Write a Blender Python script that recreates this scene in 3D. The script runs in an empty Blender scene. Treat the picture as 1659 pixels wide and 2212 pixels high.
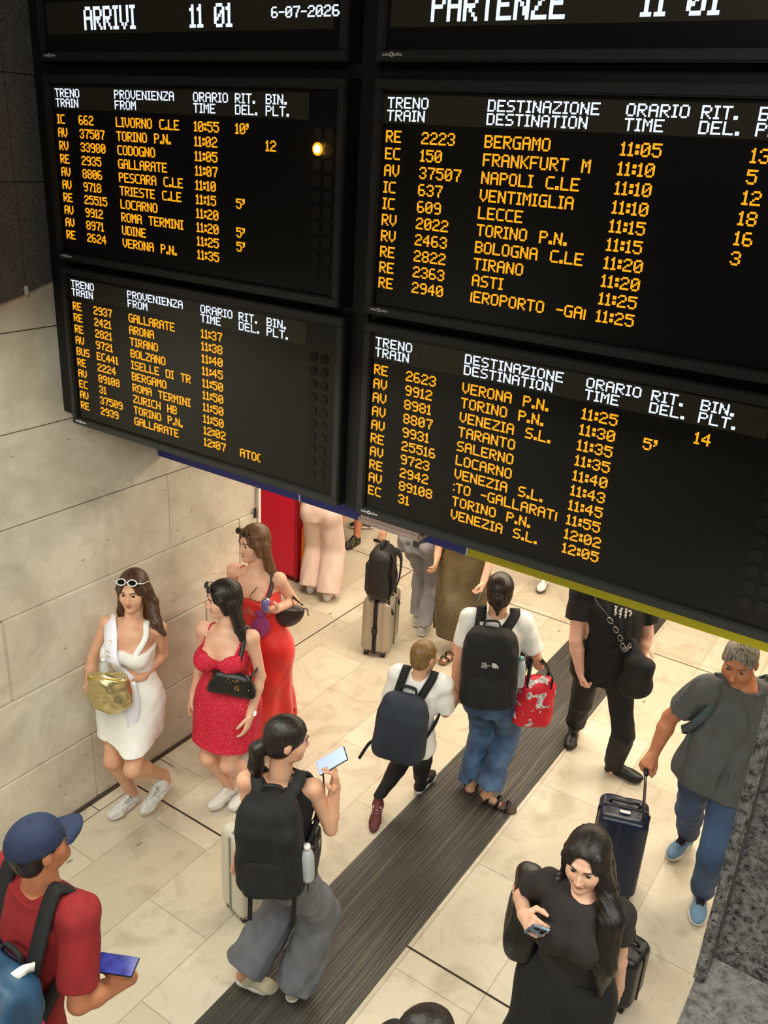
import bpy, bmesh, math, random
import numpy as np
from mathutils import Vector, Matrix

C = bpy.context.scene.collection
random.seed(7)
PI = math.pi

# ------------------------------------------------------------------ camera, world, lights, exposure
sc = bpy.context.scene
cam_data = bpy.data.cameras.new('camera')
cam = bpy.data.objects.new('camera', cam_data)
C.objects.link(cam)
RIGHT = (0.82766, 0.55862, 0.05417)
DOWN = (0.25765, -0.29243, -0.92092)
FWD = (-0.49860, 0.77617, -0.38596)
cam.matrix_world = Matrix(((RIGHT[0], -DOWN[0], -FWD[0], 0.0),
                           (RIGHT[1], -DOWN[1], -FWD[1], 0.0),
                           (RIGHT[2], -DOWN[2], -FWD[2], 4.1),
                           (0, 0, 0, 1)))
cam_data.sensor_fit = 'HORIZONTAL'
cam_data.sensor_width = 36.0
cam_data.lens = 36.0 * 1896.81 / 1659.0
cam_data.clip_start = 0.02
cam_data.clip_end = 100
sc.camera = cam

vs = sc.view_settings
vs.view_transform = 'Standard'
vs.look = 'None'
vs.exposure = 0.0
vs.gamma = 1.0
vs.use_curve_mapping = False

world = bpy.data.worlds.new('world')
sc.world = world
world.use_nodes = True
world.node_tree.nodes['Background'].inputs[0].default_value = (0.80, 0.88, 1.0, 1)
world.node_tree.nodes['Background'].inputs[1].default_value = 0.035


def area(name, loc, size, power, color, rot=(0, 0, 0)):
    l = bpy.data.lights.new(name, 'AREA')
    l.shape = 'RECTANGLE'
    l.size, l.size_y = size
    l.energy = power
    l.color = color
    o = bpy.data.objects.new(name, l)
    o.location = loc
    o.rotation_euler = rot
    C.objects.link(o)
    return o


# ceiling lamps of the passage beyond the boards (warm, strong) and of the hall below the gallery
area('passage_light', (-3.4, 5.3, 2.86), (3.6, 1.0), 95, (1.0, 0.86, 0.66))
area('passage_light', (-0.6, 5.6, 2.86), (2.0, 1.2), 72, (1.0, 0.85, 0.66))
area('passage_light', (-3.2, 7.9, 2.86), (4.5, 1.2), 120, (1.0, 0.84, 0.66))
area('passage_light', (1.6, 7.4, 2.86), (2.0, 2.0), 90, (1.0, 0.84, 0.66))
area('hall_light', (-2.3, 1.7, 3.26), (3.0, 0.5), 62, (0.98, 1.0, 0.86))
area('hall_light', (0.6, 2.2, 3.0), (1.4, 0.8), 46, (1.0, 1.0, 0.90))
area('hall_light', (-1.6, -1.4, 3.26), (4.0, 0.7), 115, (0.98, 1.0, 0.87))
area('gallery_light', (0.4, -1.2, 6.2), (2.0, 1.0), 110, (1.0, 0.96, 0.88), (0.5, 0, 0))

# ------------------------------------------------------------------ materials


def lin(c):
    return tuple(((x / 255) / 12.92 if x / 255 <= .04045 else ((x / 255 + .055) / 1.055) ** 2.4) for x in c)


MATS = {}


def mat(name, col, rough=.6, metal=0.0, noise=0.0, nscale=40.0, bump=0.0, bscale=80.0, spec=.5,
        col2=None, stretch=None, emit=None, estr=0.0, trans=0.0, sheen=0.0, thr=None):
    """procedural material: base colour mottled by noise towards col2, optional fine bump"""
    if name in MATS:
        return MATS[name]
    m = bpy.data.materials.new(name)
    m.use_nodes = True
    nt = m.node_tree
    b = nt.nodes['Principled BSDF']
    c = lin(col)
    b.inputs['Base Color'].default_value = (*c, 1)
    b.inputs['Roughness'].default_value = rough
    b.inputs['Metallic'].default_value = metal
    b.inputs['Specular IOR Level'].default_value = spec
    if trans:
        b.inputs['Transmission Weight'].default_value = trans
        b.inputs['IOR'].default_value = 1.33
    if sheen:
        b.inputs['Sheen Weight'].default_value = sheen
    tc = nt.nodes.new('ShaderNodeTexCoord')
    src = tc.outputs['Object']
    if stretch:
        mp = nt.nodes.new('ShaderNodeMapping')
        mp.inputs['Scale'].default_value = stretch
        nt.links.new(src, mp.inputs['Vector'])
        src = mp.outputs['Vector']
    if noise > 0 or col2:
        n = nt.nodes.new('ShaderNodeTexNoise')
        n.inputs['Scale'].default_value = nscale
        n.inputs['Detail'].default_value = 5
        nt.links.new(src, n.inputs['Vector'])
        r = nt.nodes.new('ShaderNodeValToRGB')
        lo, hi = thr if thr else (.35, .65)
        r.color_ramp.elements[0].position = lo
        r.color_ramp.elements[1].position = hi
        c2 = lin(col2) if col2 else tuple(min(1, x * (1 - noise)) for x in c)
        r.color_ramp.elements[0].color = (*c, 1)
        r.color_ramp.elements[1].color = (*c2, 1)
        nt.links.new(n.outputs['Fac'], r.inputs['Fac'])
        nt.links.new(r.outputs['Color'], b.inputs['Base Color'])
    if bump > 0:
        n2 = nt.nodes.new('ShaderNodeTexNoise')
        n2.inputs['Scale'].default_value = bscale
        n2.inputs['Detail'].default_value = 4
        nt.links.new(src, n2.inputs['Vector'])
        bp = nt.nodes.new('ShaderNodeBump')
        bp.inputs['Strength'].default_value = bump
        bp.inputs['Distance'].default_value = .01
        nt.links.new(n2.outputs['Fac'], bp.inputs['Height'])
        nt.links.new(bp.outputs['Normal'], b.inputs['Normal'])
    if emit:
        b.inputs['Emission Color'].default_value = (*lin(emit), 1)
        b.inputs['Emission Strength'].default_value = estr
    MATS[name] = m
    return m


def node_mat(name):
    m = bpy.data.materials.new(name)
    m.use_nodes = True
    nt = m.node_tree
    return m, nt, nt.nodes['Principled BSDF']


def N(nt, t, **kw):
    n = nt.nodes.new(t)
    for k, v in kw.items():
        if k in n.inputs:
            n.inputs[k].default_value = v
        else:
            setattr(n, k, v)
    return n


def ramp(nt, fac, stops):
    r = nt.nodes.new('ShaderNodeValToRGB')
    e = r.color_ramp.elements
    while len(e) < len(stops):
        e.new(.5)
    for el, (p, c) in zip(e, stops):
        el.position = p
        el.color = (*c, 1)
    nt.links.new(fac, r.inputs['Fac'])
    return r.outputs['Color']


def mix(nt, fac, a, b, mode='MIX'):
    n = nt.nodes.new('ShaderNodeMix')
    n.data_type = 'RGBA'
    n.blend_type = mode
    for s, v in ((n.inputs[0], fac), (n.inputs[6], a), (n.inputs[7], b)):
        if hasattr(v, 'links'):
            nt.links.new(v, s)
        elif isinstance(v, tuple):
            s.default_value = (*v, 1)
        else:
            s.default_value = v
    return n.outputs[2]


def stone_floor():
    m, nt, b = node_mat('floor_stone')
    tc = N(nt, 'ShaderNodeTexCoord')
    br = N(nt, 'ShaderNodeTexBrick')
    br.offset = .5
    br.inputs['Scale'].default_value = 1.0
    br.inputs['Brick Width'].default_value = .94
    br.inputs['Row Height'].default_value = .47
    br.inputs['Mortar Size'].default_value = .004
    br.inputs['Mortar Smooth'].default_value = .3
    br.inputs['Color1'].default_value = (.56, .50, .385, 1)
    br.inputs['Color2'].default_value = (.68, .615, .49, 1)
    br.inputs['Mortar'].default_value = (.43, .375, .28, 1)
    mp = N(nt, 'ShaderNodeMapping')
    mp.inputs['Rotation'].default_value = (0, 0, PI / 2)
    mp.inputs['Location'].default_value = (.18, .27, 0)
    nt.links.new(tc.outputs['Object'], mp.inputs['Vector'])
    nt.links.new(mp.outputs['Vector'], br.inputs['Vector'])
    n1 = N(nt, 'ShaderNodeTexNoise', Scale=3.5, Detail=9.0, Roughness=.62, Distortion=1.2)
    nt.links.new(tc.outputs['Object'], n1.inputs['Vector'])
    c = mix(nt, .55, br.outputs['Color'],
            ramp(nt, n1.outputs['Fac'], [(.3, (.58, .52, .42)), (.5, (1, 1, 1)), (.72, (1.0, .96, .86))]), 'MULTIPLY')
    # dark pits and scuffs of the travertine
    n2 = N(nt, 'ShaderNodeTexVoronoi', Scale=5.0, Randomness=1.0)
    n3 = N(nt, 'ShaderNodeTexNoise', Scale=14.0, Detail=6.0, Distortion=2.5)
    nt.links.new(tc.outputs['Object'], n3.inputs['Vector'])
    mp2 = N(nt, 'ShaderNodeMapping')
    mp2.inputs['Scale'].default_value = (1.0, .45, 1)
    nt.links.new(tc.outputs['Object'], mp2.inputs['Vector'])
    nt.links.new(mp2.outputs['Vector'], n2.inputs['Vector'])
    pit = ramp(nt, n2.outputs['Distance'], [(.0, (1, 1, 1)), (.045, (1, 1, 1)), (.07, (0, 0, 0))])
    c = mix(nt, pit, c, (.30, .26, .19))
    scf = ramp(nt, n3.outputs['Fac'], [(.0, (1, 1, 1)), (.27, (.75, .75, .75)), (.34, (0, 0, 0))])
    c = mix(nt, scf, c, (.42, .37, .28))
    nt.links.new(c, b.inputs['Base Color'])
    rr = ramp(nt, n1.outputs['Fac'], [(.3, (.36, .36, .36)), (.7, (.22, .22, .22))])
    nt.links.new(rr, b.inputs['Roughness'])
    b.inputs['Specular IOR Level'].default_value = .45
    return m


def stone_wall(name, base, dark, pitc, rough=.55, scale=1.0):
    m, nt, b = node_mat(name)
    tc = N(nt, 'ShaderNodeTexCoord')
    mp = N(nt, 'ShaderNodeMapping')
    mp.inputs['Scale'].default_value = (1, .6, 1.6)
    nt.links.new(tc.outputs['Object'], mp.inputs['Vector'])
    n1 = N(nt, 'ShaderNodeTexNoise', Scale=1.3 * scale, Detail=9.0, Roughness=.66, Distortion=.9)
    n2 = N(nt, 'ShaderNodeTexNoise', Scale=9.0 * scale, Detail=8.0, Roughness=.7, Distortion=.8)
    vo = N(nt, 'ShaderNodeTexVoronoi', Scale=9.0 * scale)
    for n in (n1, n2):
        nt.links.new(tc.outputs['Object'], n.inputs['Vector'])
    nt.links.new(mp.outputs['Vector'], vo.inputs['Vector'])
    c = ramp(nt, n1.outputs['Fac'], [(.32, dark), (.62, base)])
    c = mix(nt, .5, c, ramp(nt, n2.outputs['Fac'], [(.35, (.78, .75, .70)), (.6, (1, 1, 1))]), 'MULTIPLY')
    pit = ramp(nt, vo.outputs['Distance'], [(.0, (1, 1, 1)), (.05, (.8, .8, .8)), (.085, (0, 0, 0))])
    c = mix(nt, pit, c, pitc)
    nt.links.new(c, b.inputs['Base Color'])
    b.inputs['Roughness'].default_value = rough
    bp = N(nt, 'ShaderNodeBump', Strength=.15, Distance=.01)
    nt.links.new(n2.outputs['Fac'], bp.inputs['Height'])
    nt.links.new(bp.outputs['Normal'], b.inputs['Normal'])
    return m


def granite(name, cs, scale, rough=.55):
    m, nt, b = node_mat(name)
    tc = N(nt, 'ShaderNodeTexCoord')
    n1 = N(nt, 'ShaderNodeTexNoise', Scale=scale, Detail=7.0, Roughness=.72)
    n2 = N(nt, 'ShaderNodeTexNoise', Scale=scale * 1.9, Detail=5.0, Roughness=.6, Distortion=.6)
    for n in (n1, n2):
        nt.links.new(tc.outputs['Object'], n.inputs['Vector'])
    c = ramp(nt, n1.outputs['Fac'], [(.38, cs[0]), (.47, cs[1]), (.62, cs[2])])
    c = mix(nt, ramp(nt, n2.outputs['Fac'], [(.0, (1, 1, 1)), (.36, (1, 1, 1)), (.41, (0, 0, 0))]), c, cs[0])
    nt.links.new(c, b.inputs['Base Color'])
    b.inputs['Roughness'].default_value = rough
    return m


def ribbed_rubber():
    m, nt, b = node_mat('ribbed_rubber')
    tc = N(nt, 'ShaderNodeTexCoord')
    mp = N(nt, 'ShaderNodeMapping')
    mp.inputs['Scale'].default_value = (1, .035, 1)
    nt.links.new(tc.outputs['Object'], mp.inputs['Vector'])
    n1 = N(nt, 'ShaderNodeTexNoise', Scale=42.0, Detail=5.0, Roughness=.6)
    n2 = N(nt, 'ShaderNodeTexNoise', Scale=2.2, Detail=5.0)
    nt.links.new(mp.outputs['Vector'], n1.inputs['Vector'])
    nt.links.new(tc.outputs['Object'], n2.inputs['Vector'])
    c = ramp(nt, n1.outputs['Fac'], [(.3, (.042, .039, .032)), (.52, (.060, .055, .046)), (.75, (.100, .093, .078))])
    c = mix(nt, .6, c, ramp(nt, n2.outputs['Fac'], [(.35, (.65, .65, .65)), (.6, (1, 1, 1))]), 'MULTIPLY')
    nt.links.new(c, b.inputs['Base Color'])
    nt.links.new(ramp(nt, n1.outputs['Fac'], [(.3, (.5, .5, .5)), (.7, (.34, .34, .34))]), b.inputs['Roughness'])
    wv = N(nt, 'ShaderNodeTexWave', Scale=16.0)
    wv.bands_direction = 'X'
    nt.links.new(tc.outputs['Object'], wv.inputs['Vector'])
    bp = N(nt, 'ShaderNodeBump', Strength=.5, Distance=.003)
    nt.links.new(wv.outputs['Fac'], bp.inputs['Height'])
    nt.links.new(bp.outputs['Normal'], b.inputs['Normal'])
    return m


def skin_mat(name, col, lips):
    """skin with lips tinted through a mask attribute that marks the mouth"""
    m, nt, b = node_mat(name)
    a = N(nt, 'ShaderNodeAttribute', attribute_name='lips')
    tc = N(nt, 'ShaderNodeTexCoord')
    n1 = N(nt, 'ShaderNodeTexNoise', Scale=18.0, Detail=4.0)
    nt.links.new(tc.outputs['Object'], n1.inputs['Vector'])
    c0 = lin(col)
    c = ramp(nt, n1.outputs['Fac'], [(.35, c0), (.7, (c0[0] * .93, c0[1] * .86, c0[2] * .83))])
    c = mix(nt, a.outputs['Fac'], c, lin(lips))
    nt.links.new(c, b.inputs['Base Color'])
    b.inputs['Roughness'].default_value = .48
    b.inputs['Subsurface Weight'].default_value = .08
    b.inputs['Subsurface Radius'].default_value = (.02, .008, .004)
    b.inputs['Specular IOR Level'].default_value = .4
    return m


# ------------------------------------------------------------------ object helpers


def link(name, me, m=None, parent=None):
    o = bpy.data.objects.new(name, me)
    C.objects.link(o)
    if m is not None:
        for x in (m if isinstance(m, (list, tuple)) else [m]):
            me.materials.append(x)
    if parent is not None:
        o.parent = parent
        o.matrix_parent_inverse = parent_world(parent).inverted()
    return o


def parent_world(p):
    mw = Matrix.LocRotScale(p.location, p.rotation_euler, p.scale)
    if p.parent:
        return parent_world(p.parent) @ p.matrix_parent_inverse @ mw
    return mw


def tag(o, label, cat, group=None, kind=None):
    o['label'] = label
    o['category'] = cat
    if group:
        o['group'] = group
    if kind:
        o['kind'] = kind
    return o


def thing(name, label, cat, loc=(0, 0, 0), group=None):
    o = bpy.data.objects.new(name, None)
    o.empty_display_size = .1
    o.location = Vector([float(x) for x in loc])
    C.objects.link(o)
    return tag(o, label, cat, group)


def struct(o):
    o['kind'] = 'structure'
    return o


def bm_obj(name, bm, m, parent=None, smooth=False):
    me = bpy.data.meshes.new(name)
    bmesh.ops.recalc_face_normals(bm, faces=bm.faces)
    bm.to_mesh(me)
    bm.free()
    if smooth:
        for p in me.polygons:
            p.use_smooth = True
    return link(name, me, m, parent)


def add_box(bm, lo, hi, bevel=0.0, axes=None, org=(0, 0, 0)):
    """box between two corners, in an optional local frame (axes = rows x,y,z)"""
    vs_ = []
    A = np.eye(3) if axes is None else np.array(axes)
    O = np.array(org, float)
    for x in (lo[0], hi[0]):
        for y in (lo[1], hi[1]):
            for z in (lo[2], hi[2]):
                p = O + A[0] * x + A[1] * y + A[2] * z
                vs_.append(bm.verts.new(tuple(p)))
    fs = []
    for f in ((0, 1, 3, 2), (4, 6, 7, 5), (0, 4, 5, 1), (2, 3, 7, 6), (0, 2, 6, 4), (1, 5, 7, 3)):
        fs.append(bm.faces.new([vs_[i] for i in f]))
    if bevel > 0:
        es = list({e for f in fs for e in f.edges})
        bmesh.ops.bevel(bm, geom=es, offset=bevel, segments=2, affect='EDGES')
    return bm


def box(name, lo, hi, m, parent=None, bevel=0.0, axes=None, org=(0, 0, 0)):
    bm = bmesh.new()
    add_box(bm, lo, hi, bevel, axes, org)
    return bm_obj(name, bm, m, parent)


def add_tube(bm, pts, rad, n=10, caps=True):
    pts = [np.array(p, float) for p in pts]
    rad = rad if isinstance(rad, (list, tuple)) else [rad] * len(pts)
    rings = []
    prev = None
    for i, p in enumerate(pts):
        t = pts[min(i + 1, len(pts) - 1)] - pts[max(i - 1, 0)]
        t = t / (np.linalg.norm(t) + 1e-9)
        if prev is None:
            a = np.cross(t, (0, 0, 1.0))
            if np.linalg.norm(a) < .1:
                a = np.cross(t, (1.0, 0, 0))
        else:
            a = prev - t * (prev @ t)
        a = a / (np.linalg.norm(a) + 1e-9)
        prev = a
        b = np.cross(t, a)
        rings.append([bm.verts.new(tuple(p + rad[i] * (a * math.cos(q) + b * math.sin(q))))
                      for q in [2 * PI * k / n for k in range(n)]])
    for r0, r1 in zip(rings, rings[1:]):
        for k in range(n):
            bm.faces.new((r0[k], r0[(k + 1) % n], r1[(k + 1) % n], r1[k]))
    if caps:
        bm.faces.new(list(reversed(rings[0])))
        bm.faces.new(rings[-1])
    return bm


def tube(name, pts, rad, m, parent=None, n=10):
    bm = bmesh.new()
    add_tube(bm, pts, rad, n)
    return bm_obj(name, bm, m, parent, True)


def smooth_path(pts, sub=6):
    """Catmull-Rom through the points"""
    P = [np.array(p, float) for p in pts]
    P = [2 * P[0] - P[1]] + P + [2 * P[-1] - P[-2]]
    out = []
    for i in range(1, len(P) - 2):
        for s in range(sub):
            t = s / sub
            out.append(.5 * ((2 * P[i]) + (-P[i - 1] + P[i + 1]) * t + (2 * P[i - 1] - 5 * P[i] + 4 * P[i + 1] - P[i + 2]) * t * t
                             + (-P[i - 1] + 3 * P[i] - 3 * P[i + 1] + P[i + 2]) * t ** 3))
    out.append(P[-2])
    return out


def ribbon(name, pts, nors, width, thick, m, parent=None, sub=6):
    """flat strap swept along a smooth path; nors are outward normals at the points"""
    P = smooth_path(pts, sub)
    Q = smooth_path(nors, sub)
    W = width if isinstance(width, (list, tuple)) else None
    bm = bmesh.new()
    rings = []
    for i, p in enumerate(P):
        t = P[min(i + 1, len(P) - 1)] - P[max(i - 1, 0)]
        t /= np.linalg.norm(t) + 1e-9
        n_ = Q[i] - t * (Q[i] @ t)
        n_ /= np.linalg.norm(n_) + 1e-9
        s = np.cross(t, n_)
        w = width if W is None else float(np.interp(i / (len(P) - 1), np.linspace(0, 1, len(W)), W))
        h_ = thick / 2
        rings.append([bm.verts.new(tuple(p + s * a + n_ * b)) for a, b in
                      ((-w / 2, -h_), (-w / 2 * .96, h_), (0, h_ * 1.25), (w / 2 * .96, h_), (w / 2, -h_))])
    k = len(rings[0])
    for r0, r1 in zip(rings, rings[1:]):
        for j in range(k):
            bm.faces.new((r0[j], r0[(j + 1) % k], r1[(j + 1) % k], r1[j]))
    bm.faces.new(list(reversed(rings[0])))
    bm.faces.new(rings[-1])
    return bm_obj(name, bm, m, parent, True)


def disc_bm(bm, c, ax, up, r, depth, n=20):
    ax = np.array(ax, float)
    ax /= np.linalg.norm(ax)
    c = np.array(c, float)
    add_tube(bm, [c - ax * depth / 2, c + ax * depth / 2], r, n)


def text_mesh(name, txt, size, m, origin, xdir, ydir, parent, extrude=.0008):
    cu = bpy.data.curves.new(name, 'FONT')
    cu.body = txt
    cu.size = size
    cu.extrude = extrude
    tmp = bpy.data.objects.new(name + '_tmp', cu)
    C.objects.link(tmp)
    dg = bpy.context.evaluated_depsgraph_get()
    me = bpy.data.meshes.new_from_object(tmp.evaluated_get(dg))
    bpy.data.objects.remove(tmp)
    bpy.data.curves.remove(cu)
    x = np.array(xdir, float)
    x /= np.linalg.norm(x)
    y = np.array(ydir, float)
    y /= np.linalg.norm(y)
    z = np.cross(x, y)
    M = Matrix(((x[0], y[0], z[0], origin[0]), (x[1], y[1], z[1], origin[1]), (x[2], y[2], z[2], origin[2]), (0, 0, 0, 1)))
    me.transform(M)
    me.materials.clear()
    return link(name, me, m, parent)


# ------------------------------------------------------------------ implicit-surface modelling (smooth unions, meshed by surface nets)


def nrm(v):
    v = np.array(v, float)
    return v / (np.linalg.norm(v) + 1e-12)


class Field:
    def __init__(s, lo, hi, vox):
        s.v = vox
        s.lo = np.array(lo, float)
        n = np.ceil((np.array(hi, float) - s.lo) / vox).astype(int) + 1
        s.n = n
        s.ax = [s.lo[i] + vox * np.arange(n[i]) for i in range(3)]
        s.d = np.full(tuple(n), .5, np.float32)
        s.cuts = []

    def win(s, lo, hi):
        i0 = np.clip(np.floor((np.array(lo) - s.lo) / s.v).astype(int), 0, s.n)
        i1 = np.clip(np.ceil((np.array(hi) - s.lo) / s.v).astype(int) + 1, 0, s.n)
        if np.any(i1 <= i0):
            return None
        sl = tuple(slice(a, b) for a, b in zip(i0, i1))
        X = s.ax[0][sl[0]][:, None, None].astype(np.float32)
        Y = s.ax[1][sl[1]][None, :, None].astype(np.float32)
        Z = s.ax[2][sl[2]][None, None, :].astype(np.float32)
        return sl, X, Y, Z

    def op(s, sl, d, k, mode):
        a = s.d[sl]
        if mode == 's':
            d = -d
        if mode in ('s', 'i'):
            if k > 0:
                h_ = np.maximum(k - np.abs(a - d), 0) / k
                s.d[sl] = np.maximum(a, d) + h_ * h_ * k * .25
            else:
                s.d[sl] = np.maximum(a, d)
        else:
            if k > 0:
                h_ = np.maximum(k - np.abs(a - d), 0) / k
                s.d[sl] = np.minimum(a, d) - h_ * h_ * k * .25
            else:
                s.d[sl] = np.minimum(a, d)

    def cone(s, a, b, ra, rb, k=.01, mode='u'):
        a = np.array(a, float)
        b = np.array(b, float)
        m = max(ra, rb) + k + .035
        w = s.win(np.minimum(a, b) - m, np.maximum(a, b) + m)
        if w is None:
            return
        sl, X, Y, Z = w
        ab = b - a
        L2 = ab @ ab + 1e-12
        t = ((X - a[0]) * ab[0] + (Y - a[1]) * ab[1] + (Z - a[2]) * ab[2]) / L2
        t = np.clip(t, 0, 1)
        d = np.sqrt((X - a[0] - ab[0] * t) ** 2 + (Y - a[1] - ab[1] * t) ** 2 + (Z - a[2] - ab[2] * t) ** 2) - (ra + (rb - ra) * t)
        s.op(sl, d, k, mode)

    def chain(s, pts, rads, k=.01, mode='u'):
        for i in range(len(pts) - 1):
            s.cone(pts[i], pts[i + 1], rads[i], rads[i + 1], k, mode)

    def ell(s, c, axes, rad, k=.01, mode='u'):
        c = np.array(c, float)
        A = np.array(axes, float)
        m = max(rad) + k + .035
        w = s.win(c - m, c + m)
        if w is None:
            return
        sl, X, Y, Z = w
        q = [((X - c[0]) * A[i][0] + (Y - c[1]) * A[i][1] + (Z - c[2]) * A[i][2]) for i in range(3)]
        k0 = np.sqrt(sum((q[i] / rad[i]) ** 2 for i in range(3))) + 1e-6
        k1 = np.sqrt(sum((q[i] / rad[i] ** 2) ** 2 for i in range(3))) + 1e-6
        s.op(sl, k0 * (k0 - 1) / k1, k, mode)

    def box(s, c, axes, half, r=.01, k=.0, mode='u', taper=0.0, groove=None):
        c = np.array(c, float)
        A = np.array(axes, float)
        m = np.linalg.norm(half) + k + .03
        w = s.win(c - m, c + m)
        if w is None:
            return
        sl, X, Y, Z = w
        q = [((X - c[0]) * A[i][0] + (Y - c[1]) * A[i][1] + (Z - c[2]) * A[i][2]) for i in range(3)]
        sc_ = 1 - taper * (q[2] / half[2])
        e = [np.abs(q[0]) - (half[0] * sc_ - r), np.abs(q[1]) - (half[1] * sc_ - r), np.abs(q[2]) - (half[2] - r)]
        d = np.sqrt(sum(np.maximum(x, 0) ** 2 for x in e)) + np.minimum(np.maximum(np.maximum(e[0], e[1]), e[2]), 0) - r
        if groove:
            d = d + groove[1] * (.5 + .5 * np.cos(q[groove[2]] * 2 * PI / groove[0])) ** 2
        s.op(sl, d, k, mode)

    def loft(s, secs, k=.01, mode='u', folds=None):
        """secs: (centre, right, forward, a, b) elliptical sections joined in order"""
        P = np.array([x[0] for x in secs])
        m = max(max(x[3], x[4]) for x in secs) * (1.15) + k + .04
        w = s.win(P.min(0) - m, P.max(0) + m)
        if w is None:
            return
        sl, X, Y, Z = w
        c0 = np.array(secs[0][0], float)
        axv = np.array(secs[-1][0], float) - c0
        L = np.linalg.norm(axv)
        axv /= L
        hs = np.array([(np.array(q[0]) - c0) @ axv for q in secs])
        offs = np.array([np.array(q[0]) - c0 - axv * h0 for q, h0 in zip(secs, hs)])
        rr = np.array([nrm(np.array(q[1]) - axv * (np.array(q[1]) @ axv)) for q in secs])
        h_ = (X - c0[0]) * axv[0] + (Y - c0[1]) * axv[1] + (Z - c0[2]) * axv[2]
        hc = np.clip(h_, 0, L)
        fine = np.linspace(0, L, 160)

        def curve(v):
            """section values along the axis, rounded between the sections"""
            g = np.interp(fine, hs, v)
            kk = 9
            pad = np.concatenate([np.full(kk, g[0]), g, np.full(kk, g[-1])])
            return np.convolve(pad, np.ones(2 * kk + 1) / (2 * kk + 1), 'valid')

        def at(v):
            return np.interp(hc, fine, curve(v)).astype(np.float32)
        ox, oy, oz = at(offs[:, 0]), at(offs[:, 1]), at(offs[:, 2])
        rx, ry, rz = at(rr[:, 0]), at(rr[:, 1]), at(rr[:, 2])
        qx = X - c0[0] - axv[0] * h_ - ox
        qy = Y - c0[1] - axv[1] * h_ - oy
        qz = Z - c0[2] - axv[2] * h_ - oz
        x = qx * rx + qy * ry + qz * rz
        fx, fy, fz = axv[1] * rz - axv[2] * ry, axv[2] * rx - axv[0] * rz, axv[0] * ry - axv[1] * rx
        y = qx * fx + qy * fy + qz * fz
        a, b = at([q[3] for q in secs]), at([q[4] for q in secs])
        if folds:
            A0, A1, nf, ph, tw = folds
            T = hc / L
            g = 1 + (A0 + (A1 - A0) * T) * np.sin(nf * np.arctan2(y, x) + ph + tw * T) * (1 + .5 * np.sin(2 * np.arctan2(y, x) + 1.7 * ph))
            a = a * g
            b = b * g
        k0 = np.sqrt((x / a) ** 2 + (y / b) ** 2) + 1e-6
        k1 = np.sqrt((x / a ** 2) ** 2 + (y / b ** 2) ** 2) + 1e-6
        best = np.maximum(k0 * (k0 - 1) / k1, np.abs(h_ - hc)).astype(np.float32)
        s.op(sl, best, k, mode)

    def cut(s, p, n, keep=True):
        """remove everything on the n side of the plane through p"""
        if keep:
            s.cuts.append((p, n))
        X, Y, Z = s.ax[0][:, None, None], s.ax[1][None, :, None], s.ax[2][None, None, :]
        n = nrm(n)
        s.d = np.maximum(s.d, ((X - p[0]) * n[0] + (Y - p[1]) * n[1] + (Z - p[2]) * n[2]).astype(np.float32))

    def wrinkle(s, amp, freq, seed=0, dirv=(0, 0, 1), asp=.35):
        rs = np.random.RandomState(seed)
        X, Y, Z = s.ax[0][:, None, None], s.ax[1][None, :, None], s.ax[2][None, None, :]
        acc = 0
        dirv = nrm(dirv)
        for i in range(5):
            v = rs.normal(size=3)
            v = v - dirv * (v @ dirv) * (1 - asp)
            v = nrm(v) * freq * (1 + .7 * i)
            u = rs.normal(size=3) * freq * .35
            ph = rs.rand() * 6
            acc = acc + np.sin(X * v[0] + Y * v[1] + Z * v[2] + ph + 1.3 * np.sin(X * u[0] + Y * u[1] + Z * u[2] + ph)) / (1 + .5 * i)
        s.d = (s.d + amp * (acc.astype(np.float32) - 1.0)).astype(np.float32)

    def polys(s):
        f = s.d
        S = f < 0
        nx, ny, nz = f.shape
        cnt = np.zeros((nx - 1, ny - 1, nz - 1), np.int8)
        for dx in (0, 1):
            for dy in (0, 1):
                for dz in (0, 1):
                    cnt += S[dx:nx - 1 + dx, dy:ny - 1 + dy, dz:nz - 1 + dz]
        act = (cnt > 0) & (cnt < 8)
        I = np.argwhere(act)
        idx = np.full(act.shape, -1, np.int64)
        idx[act] = np.arange(len(I))
        cor = [(a, b, c) for a in (0, 1) for b in (0, 1) for c in (0, 1)]
        val = {c: f[I[:, 0] + c[0], I[:, 1] + c[1], I[:, 2] + c[2]] for c in cor}
        acc = np.zeros((len(I), 3))
        num = np.zeros(len(I))
        for c in cor:
            for axis in range(3):
                if c[axis] == 1:
                    continue
                e = list(c)
                e[axis] = 1
                e = tuple(e)
                v0, v1 = val[c], val[e]
                x = (v0 < 0) != (v1 < 0)
                t = np.where(x, v0 / np.where(x, v0 - v1, 1), 0)
                p = np.tile(np.array(c, float), (len(I), 1))
                p[:, axis] += t
                acc += p * x[:, None]
                num += x
        V = s.lo + (I + acc / num[:, None]) * s.v
        quads = []
        for axis in range(3):
            sl0 = [slice(None)] * 3
            sl1 = [slice(None)] * 3
            sl0[axis] = slice(0, -1)
            sl1[axis] = slice(1, None)
            a_, b_ = S[tuple(sl0)], S[tuple(sl1)]
            E = np.argwhere(a_ != b_)
            o1, o2 = [(1, 2), (2, 0), (0, 1)][axis]
            ok = (E[:, o1] > 0) & (E[:, o2] > 0) & (E[:, o1] < f.shape[o1] - 1) & (E[:, o2] < f.shape[o2] - 1)
            E = E[ok]
            inside = a_[E[:, 0], E[:, 1], E[:, 2]]
            def g(d1, d2):
                J = E.copy()
                J[:, o1] += d1
                J[:, o2] += d2
                return idx[J[:, 0], J[:, 1], J[:, 2]]
            q = np.stack([g(-1, -1), g(0, -1), g(0, 0), g(-1, 0)], 1)
            q[~inside] = q[~inside][:, ::-1]
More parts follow.
